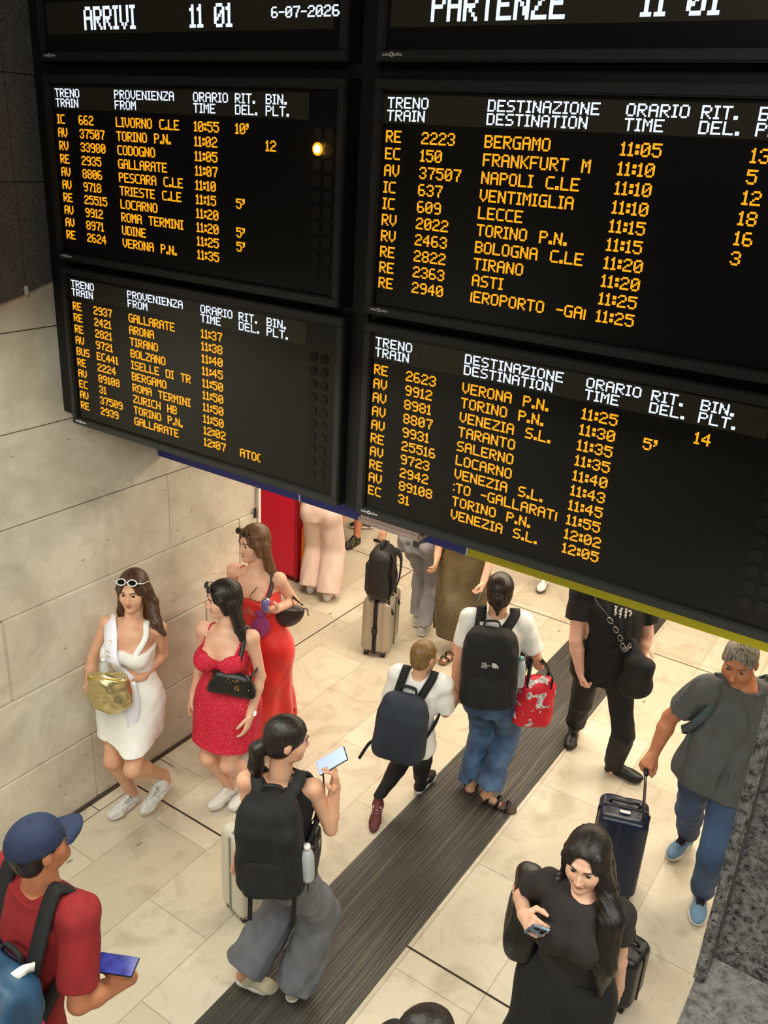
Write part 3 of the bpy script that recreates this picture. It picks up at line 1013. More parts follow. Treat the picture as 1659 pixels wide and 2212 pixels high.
# ------------------------------------------------------------------ people
POSES = {
    'white': {'pelvis': [-3.734, 3.022, 0.865], 'neck': [-3.706, 3.056, 1.377], 'head': [-3.697, 3.067, 1.592], 'hipR': [-3.821, 2.99, 0.848], 'hipL': [-3.647, 3.053, 0.848], 'shR': [-3.848, 2.981, 1.352], 'shL': [-3.564, 3.132, 1.352], 'elR': [-3.92, 2.91, 1.113], 'wrR': [-3.924, 2.863, 0.904], 'haR': [-3.831, 2.831, 0.92], 'knR': [-3.737, 2.854, 0.46], 'anR': [-3.76, 3.01, 0.08], 'toR': [-3.751, 2.835, 0.021], 'elL': [-3.642, 3.22, 1.1], 'wrL': [-3.604, 3.015, 1.051], 'haL': [-3.639, 2.929, 1.088], 'knL': [-3.516, 2.826, 0.521], 'anL': [-3.586, 3.127, 0.25], 'toL': [-3.594, 3.04, 0.088], 'yaw': -70, 'tyaw': -62, 'hyaw': -62, 'hpitch': -5, 'H': 1.68},
    'reddot': {'pelvis': [-3.263, 3.393, 0.85], 'neck': [-3.26, 3.396, 1.338], 'head': [-3.274, 3.383, 1.549], 'hipR': [-3.354, 3.385, 0.833], 'hipL': [-3.173, 3.401, 0.833], 'shR': [-3.409, 3.342, 1.313], 'shL': [-3.111, 3.45, 1.313], 'elR': [-3.458, 3.374, 1.04], 'wrR': [-3.485, 3.324, 0.83], 'haR': [-3.5, 3.298, 0.718], 'knR': [-3.313, 3.258, 0.443], 'anR': [-3.303, 3.446, 0.085], 'toR': [-3.302, 3.273, 0.032], 'elL': [-3.064, 3.476, 1.04], 'wrL': [-3.038, 3.354, 0.84], 'haL': [-3.026, 3.294, 0.742], 'knL': [-3.167, 3.288, 0.437], 'anL': [-3.192, 3.538, 0.12], 'toL': [-3.2, 3.389, 0.02], 'yaw': -85, 'tyaw': -70, 'hyaw': -125, 'hpitch': -8, 'H': 1.65},
    'redlong': {'pelvis': [-3.463, 3.973, 0.886], 'neck': [-3.505, 3.936, 1.442], 'head': [-3.519, 3.924, 1.652], 'hipR': [-3.558, 3.981, 0.869], 'hipL': [-3.369, 3.964, 0.869], 'shR': [-3.665, 3.893, 1.417], 'shL': [-3.346, 3.979, 1.417], 'elR': [-3.772, 3.929, 1.14], 'wrR': [-3.583, 3.868, 1.047], 'haR': [-3.479, 3.834, 0.996], 'knR': [-3.517, 3.761, 0.501], 'anR': [-3.445, 3.82, 0.09], 'toR': [-3.444, 3.659, 0.02], 'elL': [-3.342, 4.133, 1.19], 'wrL': [-3.279, 3.862, 1.268], 'haL': [-3.283, 3.738, 1.32], 'knL': [-3.439, 3.84, 0.463], 'anL': [-3.472, 4.051, 0.1], 'toL': [-3.483, 3.9, 0.02], 'yaw': -95, 'tyaw': -75, 'hyaw': -105, 'hpitch': -5, 'H': 1.72},
    'phone': {'pelvis': [-2.102, 2.55, 0.855], 'neck': [-2.117, 2.538, 1.347], 'head': [-2.094, 2.556, 1.582], 'hipR': [-2.012, 2.534, 0.838], 'hipL': [-2.192, 2.566, 0.838], 'shR': [-1.976, 2.612, 1.322], 'shL': [-2.258, 2.463, 1.322], 'elR': [-1.909, 2.666, 1.08], 'wrR': [-1.92, 2.7, 1.3], 'haR': [-1.915, 2.692, 1.41], 'knR': [-1.981, 2.707, 0.462], 'anR': [-2.01, 2.545, 0.09], 'toR': [-2.024, 2.717, 0.032], 'elL': [-2.218, 2.457, 1.06], 'wrL': [-2.291, 2.437, 0.86], 'haL': [-2.331, 2.427, 0.751], 'knL': [-2.18, 2.704, 0.447], 'anL': [-2.239, 2.422, 0.16], 'toL': [-2.203, 2.453, 0.02], 'yaw': 80, 'tyaw': 118, 'hyaw': 50, 'hpitch': -10, 'H': 1.66},
    'boy': {'pelvis': [-2.241, 3.956, 0.685], 'neck': [-2.218, 3.969, 1.133], 'head': [-2.208, 3.975, 1.281], 'hipR': [-2.168, 3.949, 0.672], 'hipL': [-2.314, 3.962, 0.672], 'shR': [-2.084, 4.008, 1.113], 'shL': [-2.352, 3.931, 1.113], 'elR': [-2.066, 4.047, 0.9], 'wrR': [-2.076, 4.216, 0.9], 'haR': [-2.096, 4.263, 0.96], 'knR': [-2.238, 4.145, 0.383], 'anR': [-2.32, 4.276, 0.07], 'toR': [-2.318, 4.416, 0.03], 'elL': [-2.394, 3.912, 0.912], 'wrL': [-2.374, 3.95, 0.74], 'haL': [-2.363, 3.97, 0.65], 'knL': [-2.359, 4.122, 0.384], 'anL': [-2.426, 3.916, 0.14], 'toL': [-2.391, 3.84, 0.02], 'yaw': 85, 'tyaw': 106, 'hyaw': 80, 'hpitch': -5, 'H': 1.33},
    'jeans': {'pelvis': [-1.944, 4.428, 0.875], 'neck': [-1.963, 4.42, 1.444], 'head': [-1.965, 4.419, 1.625], 'hipR': [-1.851, 4.436, 0.858], 'hipL': [-2.037, 4.42, 0.858], 'shR': [-1.819, 4.496, 1.419], 'shL': [-2.107, 4.343, 1.419], 'elR': [-1.718, 4.601, 1.104], 'wrR': [-1.907, 4.706, 1.096], 'haR': [-2.011, 4.763, 1.091], 'knR': [-1.888, 4.649, 0.492], 'anR': [-1.888, 4.443, 0.13], 'toR': [-1.798, 4.47, 0.02], 'elL': [-2.144, 4.314, 1.12], 'wrL': [-2.161, 4.335, 0.9], 'haL': [-2.127, 4.319, 0.806], 'knL': [-2.054, 4.601, 0.474], 'anL': [-2.045, 4.5, 0.07], 'toL': [-2.073, 4.678, 0.02], 'yaw': 95, 'tyaw': 118, 'hyaw': 112, 'hpitch': -5, 'H': 1.7},
    'blacktee': {'pelvis': [-1.471, 5.175, 0.901], 'neck': [-1.496, 5.167, 1.483], 'head': [-1.518, 5.161, 1.691], 'hipR': [-1.564, 5.15, 0.884], 'hipL': [-1.378, 5.199, 0.884], 'shR': [-1.674, 5.073, 1.456], 'shL': [-1.318, 5.262, 1.456], 'elR': [-1.636, 4.996, 1.13], 'wrR': [-1.579, 5.006, 0.914], 'haR': [-1.548, 5.011, 0.796], 'knR': [-1.632, 5.31, 0.477], 'anR': [-1.717, 5.542, 0.12], 'toR': [-1.691, 5.428, 0.02], 'elL': [-1.274, 5.347, 1.15], 'wrL': [-1.28, 5.288, 0.935], 'haL': [-1.212, 5.361, 0.966], 'knL': [-1.25, 5.14, 0.469], 'anL': [-1.317, 5.306, 0.08], 'toL': [-1.15, 5.31, 0.02], 'yaw': -75, 'tyaw': -62, 'hyaw': -62, 'hpitch': 0, 'H': 1.75},
    'greyman': {'pelvis': [-0.545, 4.466, 0.927], 'neck': [-0.504, 4.471, 1.524], 'head': [-0.56, 4.465, 1.662], 'hipR': [-0.643, 4.458, 0.909], 'hipL': [-0.446, 4.475, 0.909], 'shR': [-0.67, 4.355, 1.497], 'shL': [-0.339, 4.587, 1.497], 'elR': [-0.837, 4.42, 1.2], 'wrR': [-0.868, 4.337, 0.988], 'haR': [-0.879, 4.24, 0.945], 'knR': [-0.653, 4.64, 0.478], 'anR': [-0.67, 4.9, 0.1], 'toR': [-0.704, 4.725, 0.02], 'elL': [-0.281, 4.676, 1.18], 'wrL': [-0.215, 4.618, 0.93], 'haL': [-0.184, 4.591, 0.811], 'knL': [-0.439, 4.306, 0.492], 'anL': [-0.46, 4.474, 0.085], 'toL': [-0.429, 4.288, 0.026], 'yaw': -85, 'tyaw': -55, 'hyaw': -90, 'hpitch': -15, 'H': 1.8},
    'blackwoman': {'pelvis': [-0.705, 2.756, 0.855], 'neck': [-0.702, 2.757, 1.349], 'head': [-0.716, 2.753, 1.531], 'hipR': [-0.796, 2.764, 0.838], 'hipL': [-0.614, 2.748, 0.838], 'shR': [-0.851, 2.744, 1.324], 'shL': [-0.553, 2.77, 1.324], 'elR': [-0.994, 2.824, 1.126], 'wrR': [-0.883, 2.602, 1.254], 'haR': [-0.814, 2.526, 1.3], 'knR': [-0.809, 2.613, 0.452], 'anR': [-0.796, 2.764, 0.075], 'toR': [-0.812, 2.574, 0.02], 'elL': [-0.544, 2.864, 1.05], 'wrL': [-0.523, 2.878, 0.84], 'haL': [-0.511, 2.885, 0.724], 'knL': [-0.627, 2.597, 0.452], 'anL': [-0.614, 2.748, 0.075], 'toL': [-0.63, 2.558, 0.02], 'yaw': -95, 'tyaw': -85, 'hyaw': -85, 'hpitch': -10, 'H': 1.66},
    'capman': {'pelvis': [-2.392, 1.285, 0.896], 'neck': [-2.321, 1.418, 1.488], 'head': [-2.318, 1.422, 1.68], 'hipR': [-2.297, 1.277, 0.879], 'hipL': [-2.487, 1.294, 0.879], 'shR': [-2.129, 1.425, 1.462], 'shL': [-2.512, 1.412, 1.462], 'elR': [-2.053, 1.341, 1.16], 'wrR': [-2.034, 1.552, 1.093], 'haR': [-2.015, 1.493, 1.176], 'knR': [-2.283, 1.435, 0.474], 'anR': [-2.297, 1.277, 0.078], 'toR': [-2.279, 1.476, 0.02], 'elL': [-2.549, 1.385, 1.148], 'wrL': [-2.556, 1.448, 0.895], 'haL': [-2.557, 1.483, 0.778], 'knL': [-2.474, 1.452, 0.474], 'anL': [-2.487, 1.294, 0.078], 'toL': [-2.47, 1.493, 0.02], 'yaw': 85, 'tyaw': 92, 'hyaw': 82, 'hpitch': 6, 'H': 1.74},
    'joggers': {'pelvis': [-3.527, 6.14, 0.901], 'neck': [-3.532, 6.17, 1.453], 'head': [-3.538, 6.2, 1.636], 'hipR': [-3.432, 6.157, 0.884], 'hipL': [-3.622, 6.124, 0.884], 'shR': [-3.346, 6.203, 1.426], 'shL': [-3.719, 6.137, 1.426], 'elR': [-3.289, 6.068, 1.15], 'wrR': [-3.223, 5.888, 0.927], 'haR': [-3.195, 5.813, 0.835], 'knR': [-3.453, 6.286, 0.466], 'anR': [-3.415, 6.084, 0.09], 'toR': [-3.465, 6.262, 0.037], 'elL': [-3.791, 6.087, 1.17], 'wrL': [-3.778, 5.889, 0.98], 'haL': [-3.776, 5.86, 0.88], 'knL': [-3.613, 6.334, 0.5], 'anL': [-3.541, 6.198, 0.1], 'toL': [-3.601, 6.368, 0.032], 'yaw': 100, 'tyaw': 100, 'hyaw': 100, 'hpitch': 0, 'H': 1.75},
    'skirt': {'pelvis': [-3.046, 6.066, 0.855], 'neck': [-3.041, 6.037, 1.378], 'head': [-3.035, 6.007, 1.552], 'hipR': [-3.136, 6.05, 0.838], 'hipL': [-2.956, 6.082, 0.838], 'shR': [-3.197, 6.009, 1.353], 'shL': [-2.884, 6.064, 1.353], 'elR': [-3.212, 5.966, 1.1], 'wrR': [-3.119, 6.041, 1.275], 'haR': [-3.068, 6.081, 1.371], 'knR': [-3.044, 5.852, 0.485], 'anR': [-2.996, 5.935, 0.09], 'toR': [-3.017, 5.773, 0.02], 'elL': [-2.773, 6.006, 1.07], 'wrL': [-2.771, 5.888, 0.84], 'haL': [-2.77, 5.835, 0.737], 'knL': [-2.922, 5.977, 0.438], 'anL': [-2.949, 6.202, 0.1], 'toL': [-3.035, 6.125, 0.02], 'yaw': -80, 'tyaw': -80, 'hyaw': -80, 'hpitch': 0, 'H': 1.66},
    'pink': {'pelvis': [-4.651, 6.146, 0.876], 'neck': [-4.662, 6.175, 1.411], 'head': [-4.672, 6.203, 1.59], 'hipR': [-4.564, 6.178, 0.859], 'hipL': [-4.739, 6.115, 0.859], 'shR': [-4.508, 6.231, 1.385], 'shL': [-4.815, 6.119, 1.385], 'elR': [-4.465, 6.22, 1.079], 'wrR': [-4.482, 6.28, 0.832], 'haR': [-4.494, 6.312, 0.718], 'knR': [-4.562, 6.232, 0.437], 'anR': [-4.478, 6.053, 0.07], 'toR': [-4.536, 6.225, 0.025], 'elL': [-4.841, 6.083, 1.079], 'wrL': [-4.867, 6.14, 0.832], 'haL': [-4.879, 6.172, 0.718], 'knL': [-4.77, 6.232, 0.451], 'anL': [-4.703, 6.078, 0.07], 'toL': [-4.768, 6.247, 0.026], 'yaw': 110, 'tyaw': 110, 'hyaw': 110, 'hpitch': 0, 'H': 1.7},
    'shorts': {'pelvis': [-5.151, 7.537, 0.906], 'neck': [-5.181, 7.537, 1.461], 'head': [-5.211, 7.537, 1.646], 'hipR': [-5.151, 7.634, 0.889], 'hipL': [-5.151, 7.44, 0.889], 'shR': [-5.181, 7.727, 1.434], 'shL': [-5.181, 7.347, 1.434], 'elR': [-5.156, 7.765, 1.117], 'wrR': [-5.22, 7.77, 0.861], 'haR': [-5.255, 7.77, 0.743], 'knR': [-5.125, 7.447, 0.479], 'anR': [-5.011, 7.27, 0.09], 'toR': [-5.011, 7.094, 0.02], 'elL': [-5.156, 7.309, 1.117], 'wrL': [-5.22, 7.304, 0.861], 'haL': [-5.255, 7.304, 0.743], 'knL': [-5.258, 7.581, 0.486], 'anL': [-5.157, 7.72, 0.09], 'toL': [-5.282, 7.611, 0.02], 'yaw': 180, 'tyaw': 180, 'hyaw': 180, 'hpitch': 0, 'H': 1.76},
    'sneaker': {'pelvis': [-3.043, 7.822, 0.896], 'neck': [-3.041, 7.792, 1.444], 'head': [-3.038, 7.762, 1.627], 'hipR': [-3.139, 7.814, 0.879], 'hipL': [-2.948, 7.83, 0.879], 'shR': [-3.228, 7.776, 1.418], 'shL': [-2.853, 7.809, 1.418], 'elR': [-3.267, 7.798, 1.105], 'wrR': [-3.267, 7.734, 0.852], 'haR': [-3.264, 7.699, 0.735], 'knR': [-3.033, 7.638, 0.495], 'anR': [-2.944, 7.713, 0.085], 'toR': [-2.915, 7.539, 0.02], 'elL': [-2.818, 7.837, 1.105], 'wrL': [-2.808, 7.774, 0.852], 'haL': [-2.804, 7.739, 0.735], 'knL': [-2.968, 7.931, 0.456], 'anL': [-2.997, 8.148, 0.09], 'toL': [-2.984, 7.976, 0.02], 'yaw': -85, 'tyaw': -85, 'hyaw': -85, 'hpitch': 0, 'H': 1.74},
    'bottom': {'pelvis': [-0.859, 1.674, 0.845], 'neck': [-0.844, 1.7, 1.361], 'head': [-0.829, 1.726, 1.533], 'hipR': [-0.781, 1.629, 0.828], 'hipL': [-0.937, 1.719, 0.828], 'shR': [-0.707, 1.621, 1.337], 'shL': [-0.98, 1.779, 1.337], 'elR': [-0.688, 1.583, 1.041], 'wrR': [-0.655, 1.632, 0.803], 'haR': [-0.638, 1.661, 0.693], 'knR': [-0.706, 1.759, 0.447], 'anR': [-0.781, 1.629, 0.074], 'toR': [-0.686, 1.792, 0.02], 'elL': [-1.023, 1.776, 1.041], 'wrL': [-0.997, 1.83, 0.803], 'haL': [-0.98, 1.858, 0.693], 'knL': [-0.862, 1.849, 0.447], 'anL': [-0.937, 1.719, 0.074], 'toL': [-0.843, 1.882, 0.02], 'yaw': 60, 'tyaw': 60, 'hyaw': 60, 'hpitch': 0, 'H': 1.64}}
VOX = .0062


def YV(deg):
    a = math.radians(deg)
    return np.array([math.cos(a), math.sin(a), 0.0])


class Pose:
    pass


BUILD = {  # half width / half depth fractions of stature along the trunk
    'f': dict(t=[-.16, .02, .22, .48, .72, .90, 1.0], a=[.085, .099, .090, .074, .082, .088, .045], b=[.055, .070, .062, .053, .062, .046, .034],
              y=[-.008, -.006, 0, .002, .004, -.004, -.010]),
    'm': dict(t=[-.16, .02, .22, .48, .72, .90, 1.0], a=[.083, .095, .092, .088, .098, .102, .050], b=[.056, .068, .064, .062, .068, .052, .038],
              y=[-.008, -.004, .002, .006, .004, -.004, -.010]),
}


def make_pose(key, sex='f', girth=1.0, headscale=1.0):
    J = POSES[key]
    p = Pose()
    p.key, p.sex, p.g, p.hs = key, sex, girth, headscale
    for k, v in J.items():
        setattr(p, k, np.array(v, float) if isinstance(v, list) else v)
    p.f, p.tf, p.hf0 = YV(p.yaw), YV(p.tyaw), YV(p.hyaw)
    p.r, p.tr = np.array([p.f[1], -p.f[0], 0]), np.array([p.tf[1], -p.tf[0], 0])
    pit = math.radians(p.hpitch)
    p.hf = nrm(p.hf0 * math.cos(pit) + np.array([0, 0, math.sin(pit)]))
    p.hr = np.array([p.hf0[1], -p.hf0[0], 0])
    p.hu = np.cross(p.hr, p.hf)
    p.S = p.H * .1325 / .228 * headscale
    p.base = np.array([p.pelvis[0], p.pelvis[1], 0])
    return p


def trunk_sec(p, off=0.0, t0=-.16, t1=1.0, loose=0.0, n=9):
    B = BUILD[p.sex]
    out = []
    ts = np.linspace(t0, t1, n)
    for t in ts:
        w = min(max(t, 0), 1)
        r = nrm(p.r * (1 - w) + p.tr * w)
        f = np.cross([0, 0, 1.0], r)
        c = p.pelvis + (p.neck - p.pelvis) * t + f * np.interp(t, B['t'], B['y']) * p.H
        a = np.interp(t, B['t'], B['a']) * p.H * p.g + off + loose
        b = np.interp(t, B['t'], B['b']) * p.H * p.g + off + loose
        out.append((c, r, f, a, b))
    return out


def trunk_at(p, t, ang, off=0.0):
    """point and normal on the trunk surface; ang 0 = front, 90 = the person's right, 180 = back"""
    B = BUILD[p.sex]
    w = min(max(t, 0), 1)
    r = nrm(p.r * (1 - w) + p.tr * w)
    f = np.cross([0, 0, 1.0], r)
    c = p.pelvis + (p.neck - p.pelvis) * t + f * np.interp(t, B['t'], B['y']) * p.H
    a = np.interp(t, B['t'], B['a']) * p.H * p.g + off
    b = np.interp(t, B['t'], B['b']) * p.H * p.g + off
    q = math.radians(ang)
    pos = c + r * a * math.sin(q) + f * b * math.cos(q)
    if p.sex == 'f' and .52 < t < .85 and abs(ang) < 60:
        pos = pos + f * .022 * math.sin((t - .52) / .33 * PI) * p.H / 1.65
    return pos, nrm(r * math.sin(q) / a + f * math.cos(q) / b)


def HP(p, x, y, z):
    """head frame (right, forward, up), adult metres"""
    return p.head + (p.hr * x + p.hf * y + p.hu * z) * p.S


def hand(F, wr, d, n, side, s, curl=(.3, .45, .3), spread=1.0, thumb=.5):
    d = nrm(d)
    n = nrm(n - d * (n @ d))
    th = np.cross(d, n) if side == 'R' else np.cross(n, d)
    off = [.029, .0095, -.010, -.028]
    fl = [.074, .082, .076, .060]
    F.cone(wr - d * .01 * s, wr + d * .04 * s, .021 * s, .022 * s, .02)
    for i in range(4):
        kn = wr + (d * (.090 - .006 * (i == 3)) + th * off[i]) * s
        F.cone(wr + (d * .02 + th * off[i] * .6) * s, kn, .0145 * s, .0120 * s, .012)
        a = 0.0
        q = kn
        sp = nrm(d + th * off[i] * 2.2 * spread)
        for j, (frac, rr) in enumerate(((.46, .0102), (.30, .0092), (.24, .0082))):
            a += curl[j] * (1 + .08 * i)
            e = q + (sp * math.cos(a) + n * math.sin(a)) * fl[i] * frac * s
            F.cone(q, e, rr * s, (rr - .0008) * s, .003)
            q = e
    b0 = wr + (d * .022 + th * .020) * s
    b1 = b0 + nrm(d * .65 + th * .75 * thumb * 2 + n * .35) * .044 * s
    b2 = b1 + nrm(d * .9 + th * .25 + n * (.3 + thumb * .4)) * .032 * s
    b3 = b2 + nrm(d * .95 - th * .05 + n * (.4 + thumb * .4)) * .025 * s
    F.chain([b0, b1, b2, b3], [.0155 * s, .0118 * s, .0104 * s, .0085 * s], .008)


def body(p, root, skin, vox=VOX, hands=None, feet=True):
    H = p.H
    pts = np.array([p.pelvis, p.neck, p.head, p.elR, p.elL, p.wrR, p.wrL, p.haR, p.haL, p.knR, p.knL, p.anR, p.anL, p.toR, p.toL, p.shR, p.shL])
    F = Field(pts.min(0) - .17, pts.max(0) + .17, vox)
    F.loft(trunk_sec(p, -.002, n=12), 0)
    g = p.g
    for s in 'RL':
        hip, kn, an, sh, el, wr, to = (getattr(p, a + s) for a in ('hip', 'kn', 'an', 'sh', 'el', 'wr', 'to'))
        lg = (.5 + .5 * g)
        F.cone(hip, kn, .050 * H * lg, .0315 * H * lg, .03)
        back = -p.f
        calf = kn + (an - kn) * .30 + back * .012 * H
        F.chain([kn, calf, an], [.0305 * H * lg, .0325 * H * lg, .0195 * H], .02)
        F.ell(hip + back * .022 * H + np.array([0, 0, -.01 * H]), (p.r, p.f, (0, 0, 1)), (.046 * H, .045 * H, .05 * H), .04)
        # foot
        heel = an * np.array([1, 1, 0]) + np.array([0, 0, max(an[2] - .055, .02)])
        F.chain([heel - nrm((to - an) * [1, 1, 0]) * .02 * H / 1.7, to - nrm(to - heel) * .02], [.028 * H / 1.7, .024 * H / 1.7], .02)
        F.cone(an, heel, .0205 * H, .022 * H, .02)
        ua = .0245 if p.sex == 'f' else .0305
        F.cone(p.neck - [0, 0, .022 * H], sh, .026 * H, ua * H * 1.02 * (.6 + .4 * g), .03)
        F.cone(sh, el, ua * H * (.5 + .5 * g), ua * .80 * H * (.5 + .5 * g), .03)
        mid = el + (wr - el) * .3
        F.chain([el, mid, wr], [ua * .78 * H * (.6 + .4 * g), ua * .84 * H * (.6 + .4 * g), .0165 * H], .012)
        hd = (hands or {}).get(s, {})
        ha = getattr(p, 'ha' + s)
        d = nrm(hd.get('d', ha - wr))
        side = p.tr * (-1 if s == 'R' else 1)
        n = np.array(hd.get('n', side + p.tf * .3 * 0), float)
        hand(F, wr, d, n, s, H / 1.72 * hd.get('s', 1.0), hd.get('curl', (.28, .42, .3)), hd.get('spread', .6), hd.get('thumb', .4))
    if p.sex == 'f' and p.H > 1.45:
        F.ell(trunk_at(p, .80, 0, 0)[0] - p.tf * .040, (p.tr, p.tf, (0, 0, 1)), (.070 * H, .038 * H, .062 * H), .05)
        for sgn in (-1, 1):
            c, nn = trunk_at(p, .68, 0, 0)
            F.ell(c - p.tf * .022 + p.tr * sgn * .046 * H * g, (p.tr, p.tf, (0, 0, 1)), (.035 * H * g, .033 * H * g, .036 * H * g), .04)
    # neck and head
    S = p.S
    F.cone(p.neck - np.array([0, 0, .02 * H]), HP(p, 0, -.018, -.045), (.034 if p.sex == 'f' else .039) * H * (.7 + .3 * g), (.031 if p.sex == 'f' else .035) * H, .03)
    ax = (p.hr, p.hf, p.hu)
    F.ell(HP(p, 0, -.012, .030), ax, (.074 * S, .094 * S, .084 * S), .01)
    F.ell(HP(p, 0, .028, -.034), ax, (.057 * S, .062 * S, .076 * S), .03)
    jw = .020 if p.sex == 'f' else .026
    F.cone(HP(p, -.030, .045, -.083), HP(p, 0, .072, -.094), .020 * S, jw * S, .025)
    F.cone(HP(p, .030, .045, -.083), HP(p, 0, .072, -.094), .020 * S, jw * S, .025)
    for sg in (-1, 1):
        F.ell(HP(p, sg * .037, .060, -.030), ax, (.024 * S, .022 * S, .028 * S), .035)
        F.ell(HP(p, sg * .031, .099, .006), ax, (.019 * S, .016 * S, .012 * S), .012, 's')
        F.ell(HP(p, sg * .075, -.010, -.006), ax, (.010 * S, .019 * S, .031 * S), .006)
        F.ell(HP(p, sg * .010, .098, -.034), ax, (.009 * S, .009 * S, .007 * S), .006)
    br = .0085 if p.sex == 'f' else .0115
    F.cone(HP(p, -.030, .080, .028), HP(p, .030, .080, .028), br * S, br * S, .016)
    F.chain([HP(p, 0, .084, .018), HP(p, 0, .096, -.012), HP(p, 0, .108, -.030)], [.0075 * S, .0082 * S, (.0098 if p.sex == 'f' else .0115) * S], .010)
    F.ell(HP(p, 0, .088, -.0585), ax, (.021 * S, .010 * S, .0065 * S), .006)
    F.ell(HP(p, 0, .086, -.0685), ax, (.018 * S, .010 * S, .0075 * S), .006)
    o = F.build('body', skin, root)
    me = o.data
    V = np.empty(len(me.vertices) * 3)
    me.vertices.foreach_get('co', V)
    V = V.reshape(-1, 3) - p.head
    x, y, z = V @ p.hr / S, V @ p.hf / S, V @ p.hu / S
    m_ = np.exp(-((x / .021) ** 2 + ((z + .063) / .0105) ** 2) ** 2) * (y > .06)
    at = me.attributes.new('lips', 'FLOAT', 'POINT')
    at.data.foreach_set('value', m_.astype(np.float32))
    return o


M_eye = mat('eye_white', (205, 196, 188), .3)
M_iris = mat('eye_iris', (52, 34, 24), .2)


def face(p, root, brow, lid=.0):
    n = 12
    for sg in (-1, 1):
        bm = bmesh.new()
        c = HP(p, sg * .031, .0735, .006)
        R = .0128 * p.S
        rings = []
        for i in range(1, n):
            a = PI * i / n
            rings.append([bm.verts.new(tuple(c + R * (p.hf * math.cos(a) + math.sin(a) * (p.hr * math.cos(b) + p.hu * math.sin(b)))))
                          for b in np.linspace(0, 2 * PI, 14, endpoint=False)])
        t0 = bm.verts.new(tuple(c + R * p.hf))
        for k in range(14):
            f = bm.faces.new((t0, rings[0][k], rings[0][(k + 1) % 14]))
            f.material_index = 1
        for i in range(len(rings) - 1):
            for k in range(14):
                f = bm.faces.new((rings[i][k], rings[i + 1][k], rings[i + 1][(k + 1) % 14], rings[i][(k + 1) % 14]))
                f.material_index = 1 if i < 2 else 0
        bm_obj('eye', bm, [M_eye, M_iris], root, True)
        bm = bmesh.new()
        add_tube(bm, [HP(p, sg * x, y, z) for x, y, z in ((.014, .0945, .031), (.026, .0935, .0345), (.038, .086, .033), (.047, .075, .0275))],
                 [.0022 * p.S, .0030 * p.S, .0026 * p.S, .0012 * p.S], 8)
        bm_obj('eyebrow', bm, brow, root, True)
        bm = bmesh.new()
        add_tube(bm, [HP(p, sg * x, y, z) for x, y, z in ((.019, .0840, .0105), (.031, .0875, .0145), (.043, .0795, .0105))],
                 [.0010 * p.S, .0019 * p.S, .0010 * p.S], 6)
        bm_obj('lashes', bm, brow, root, True)


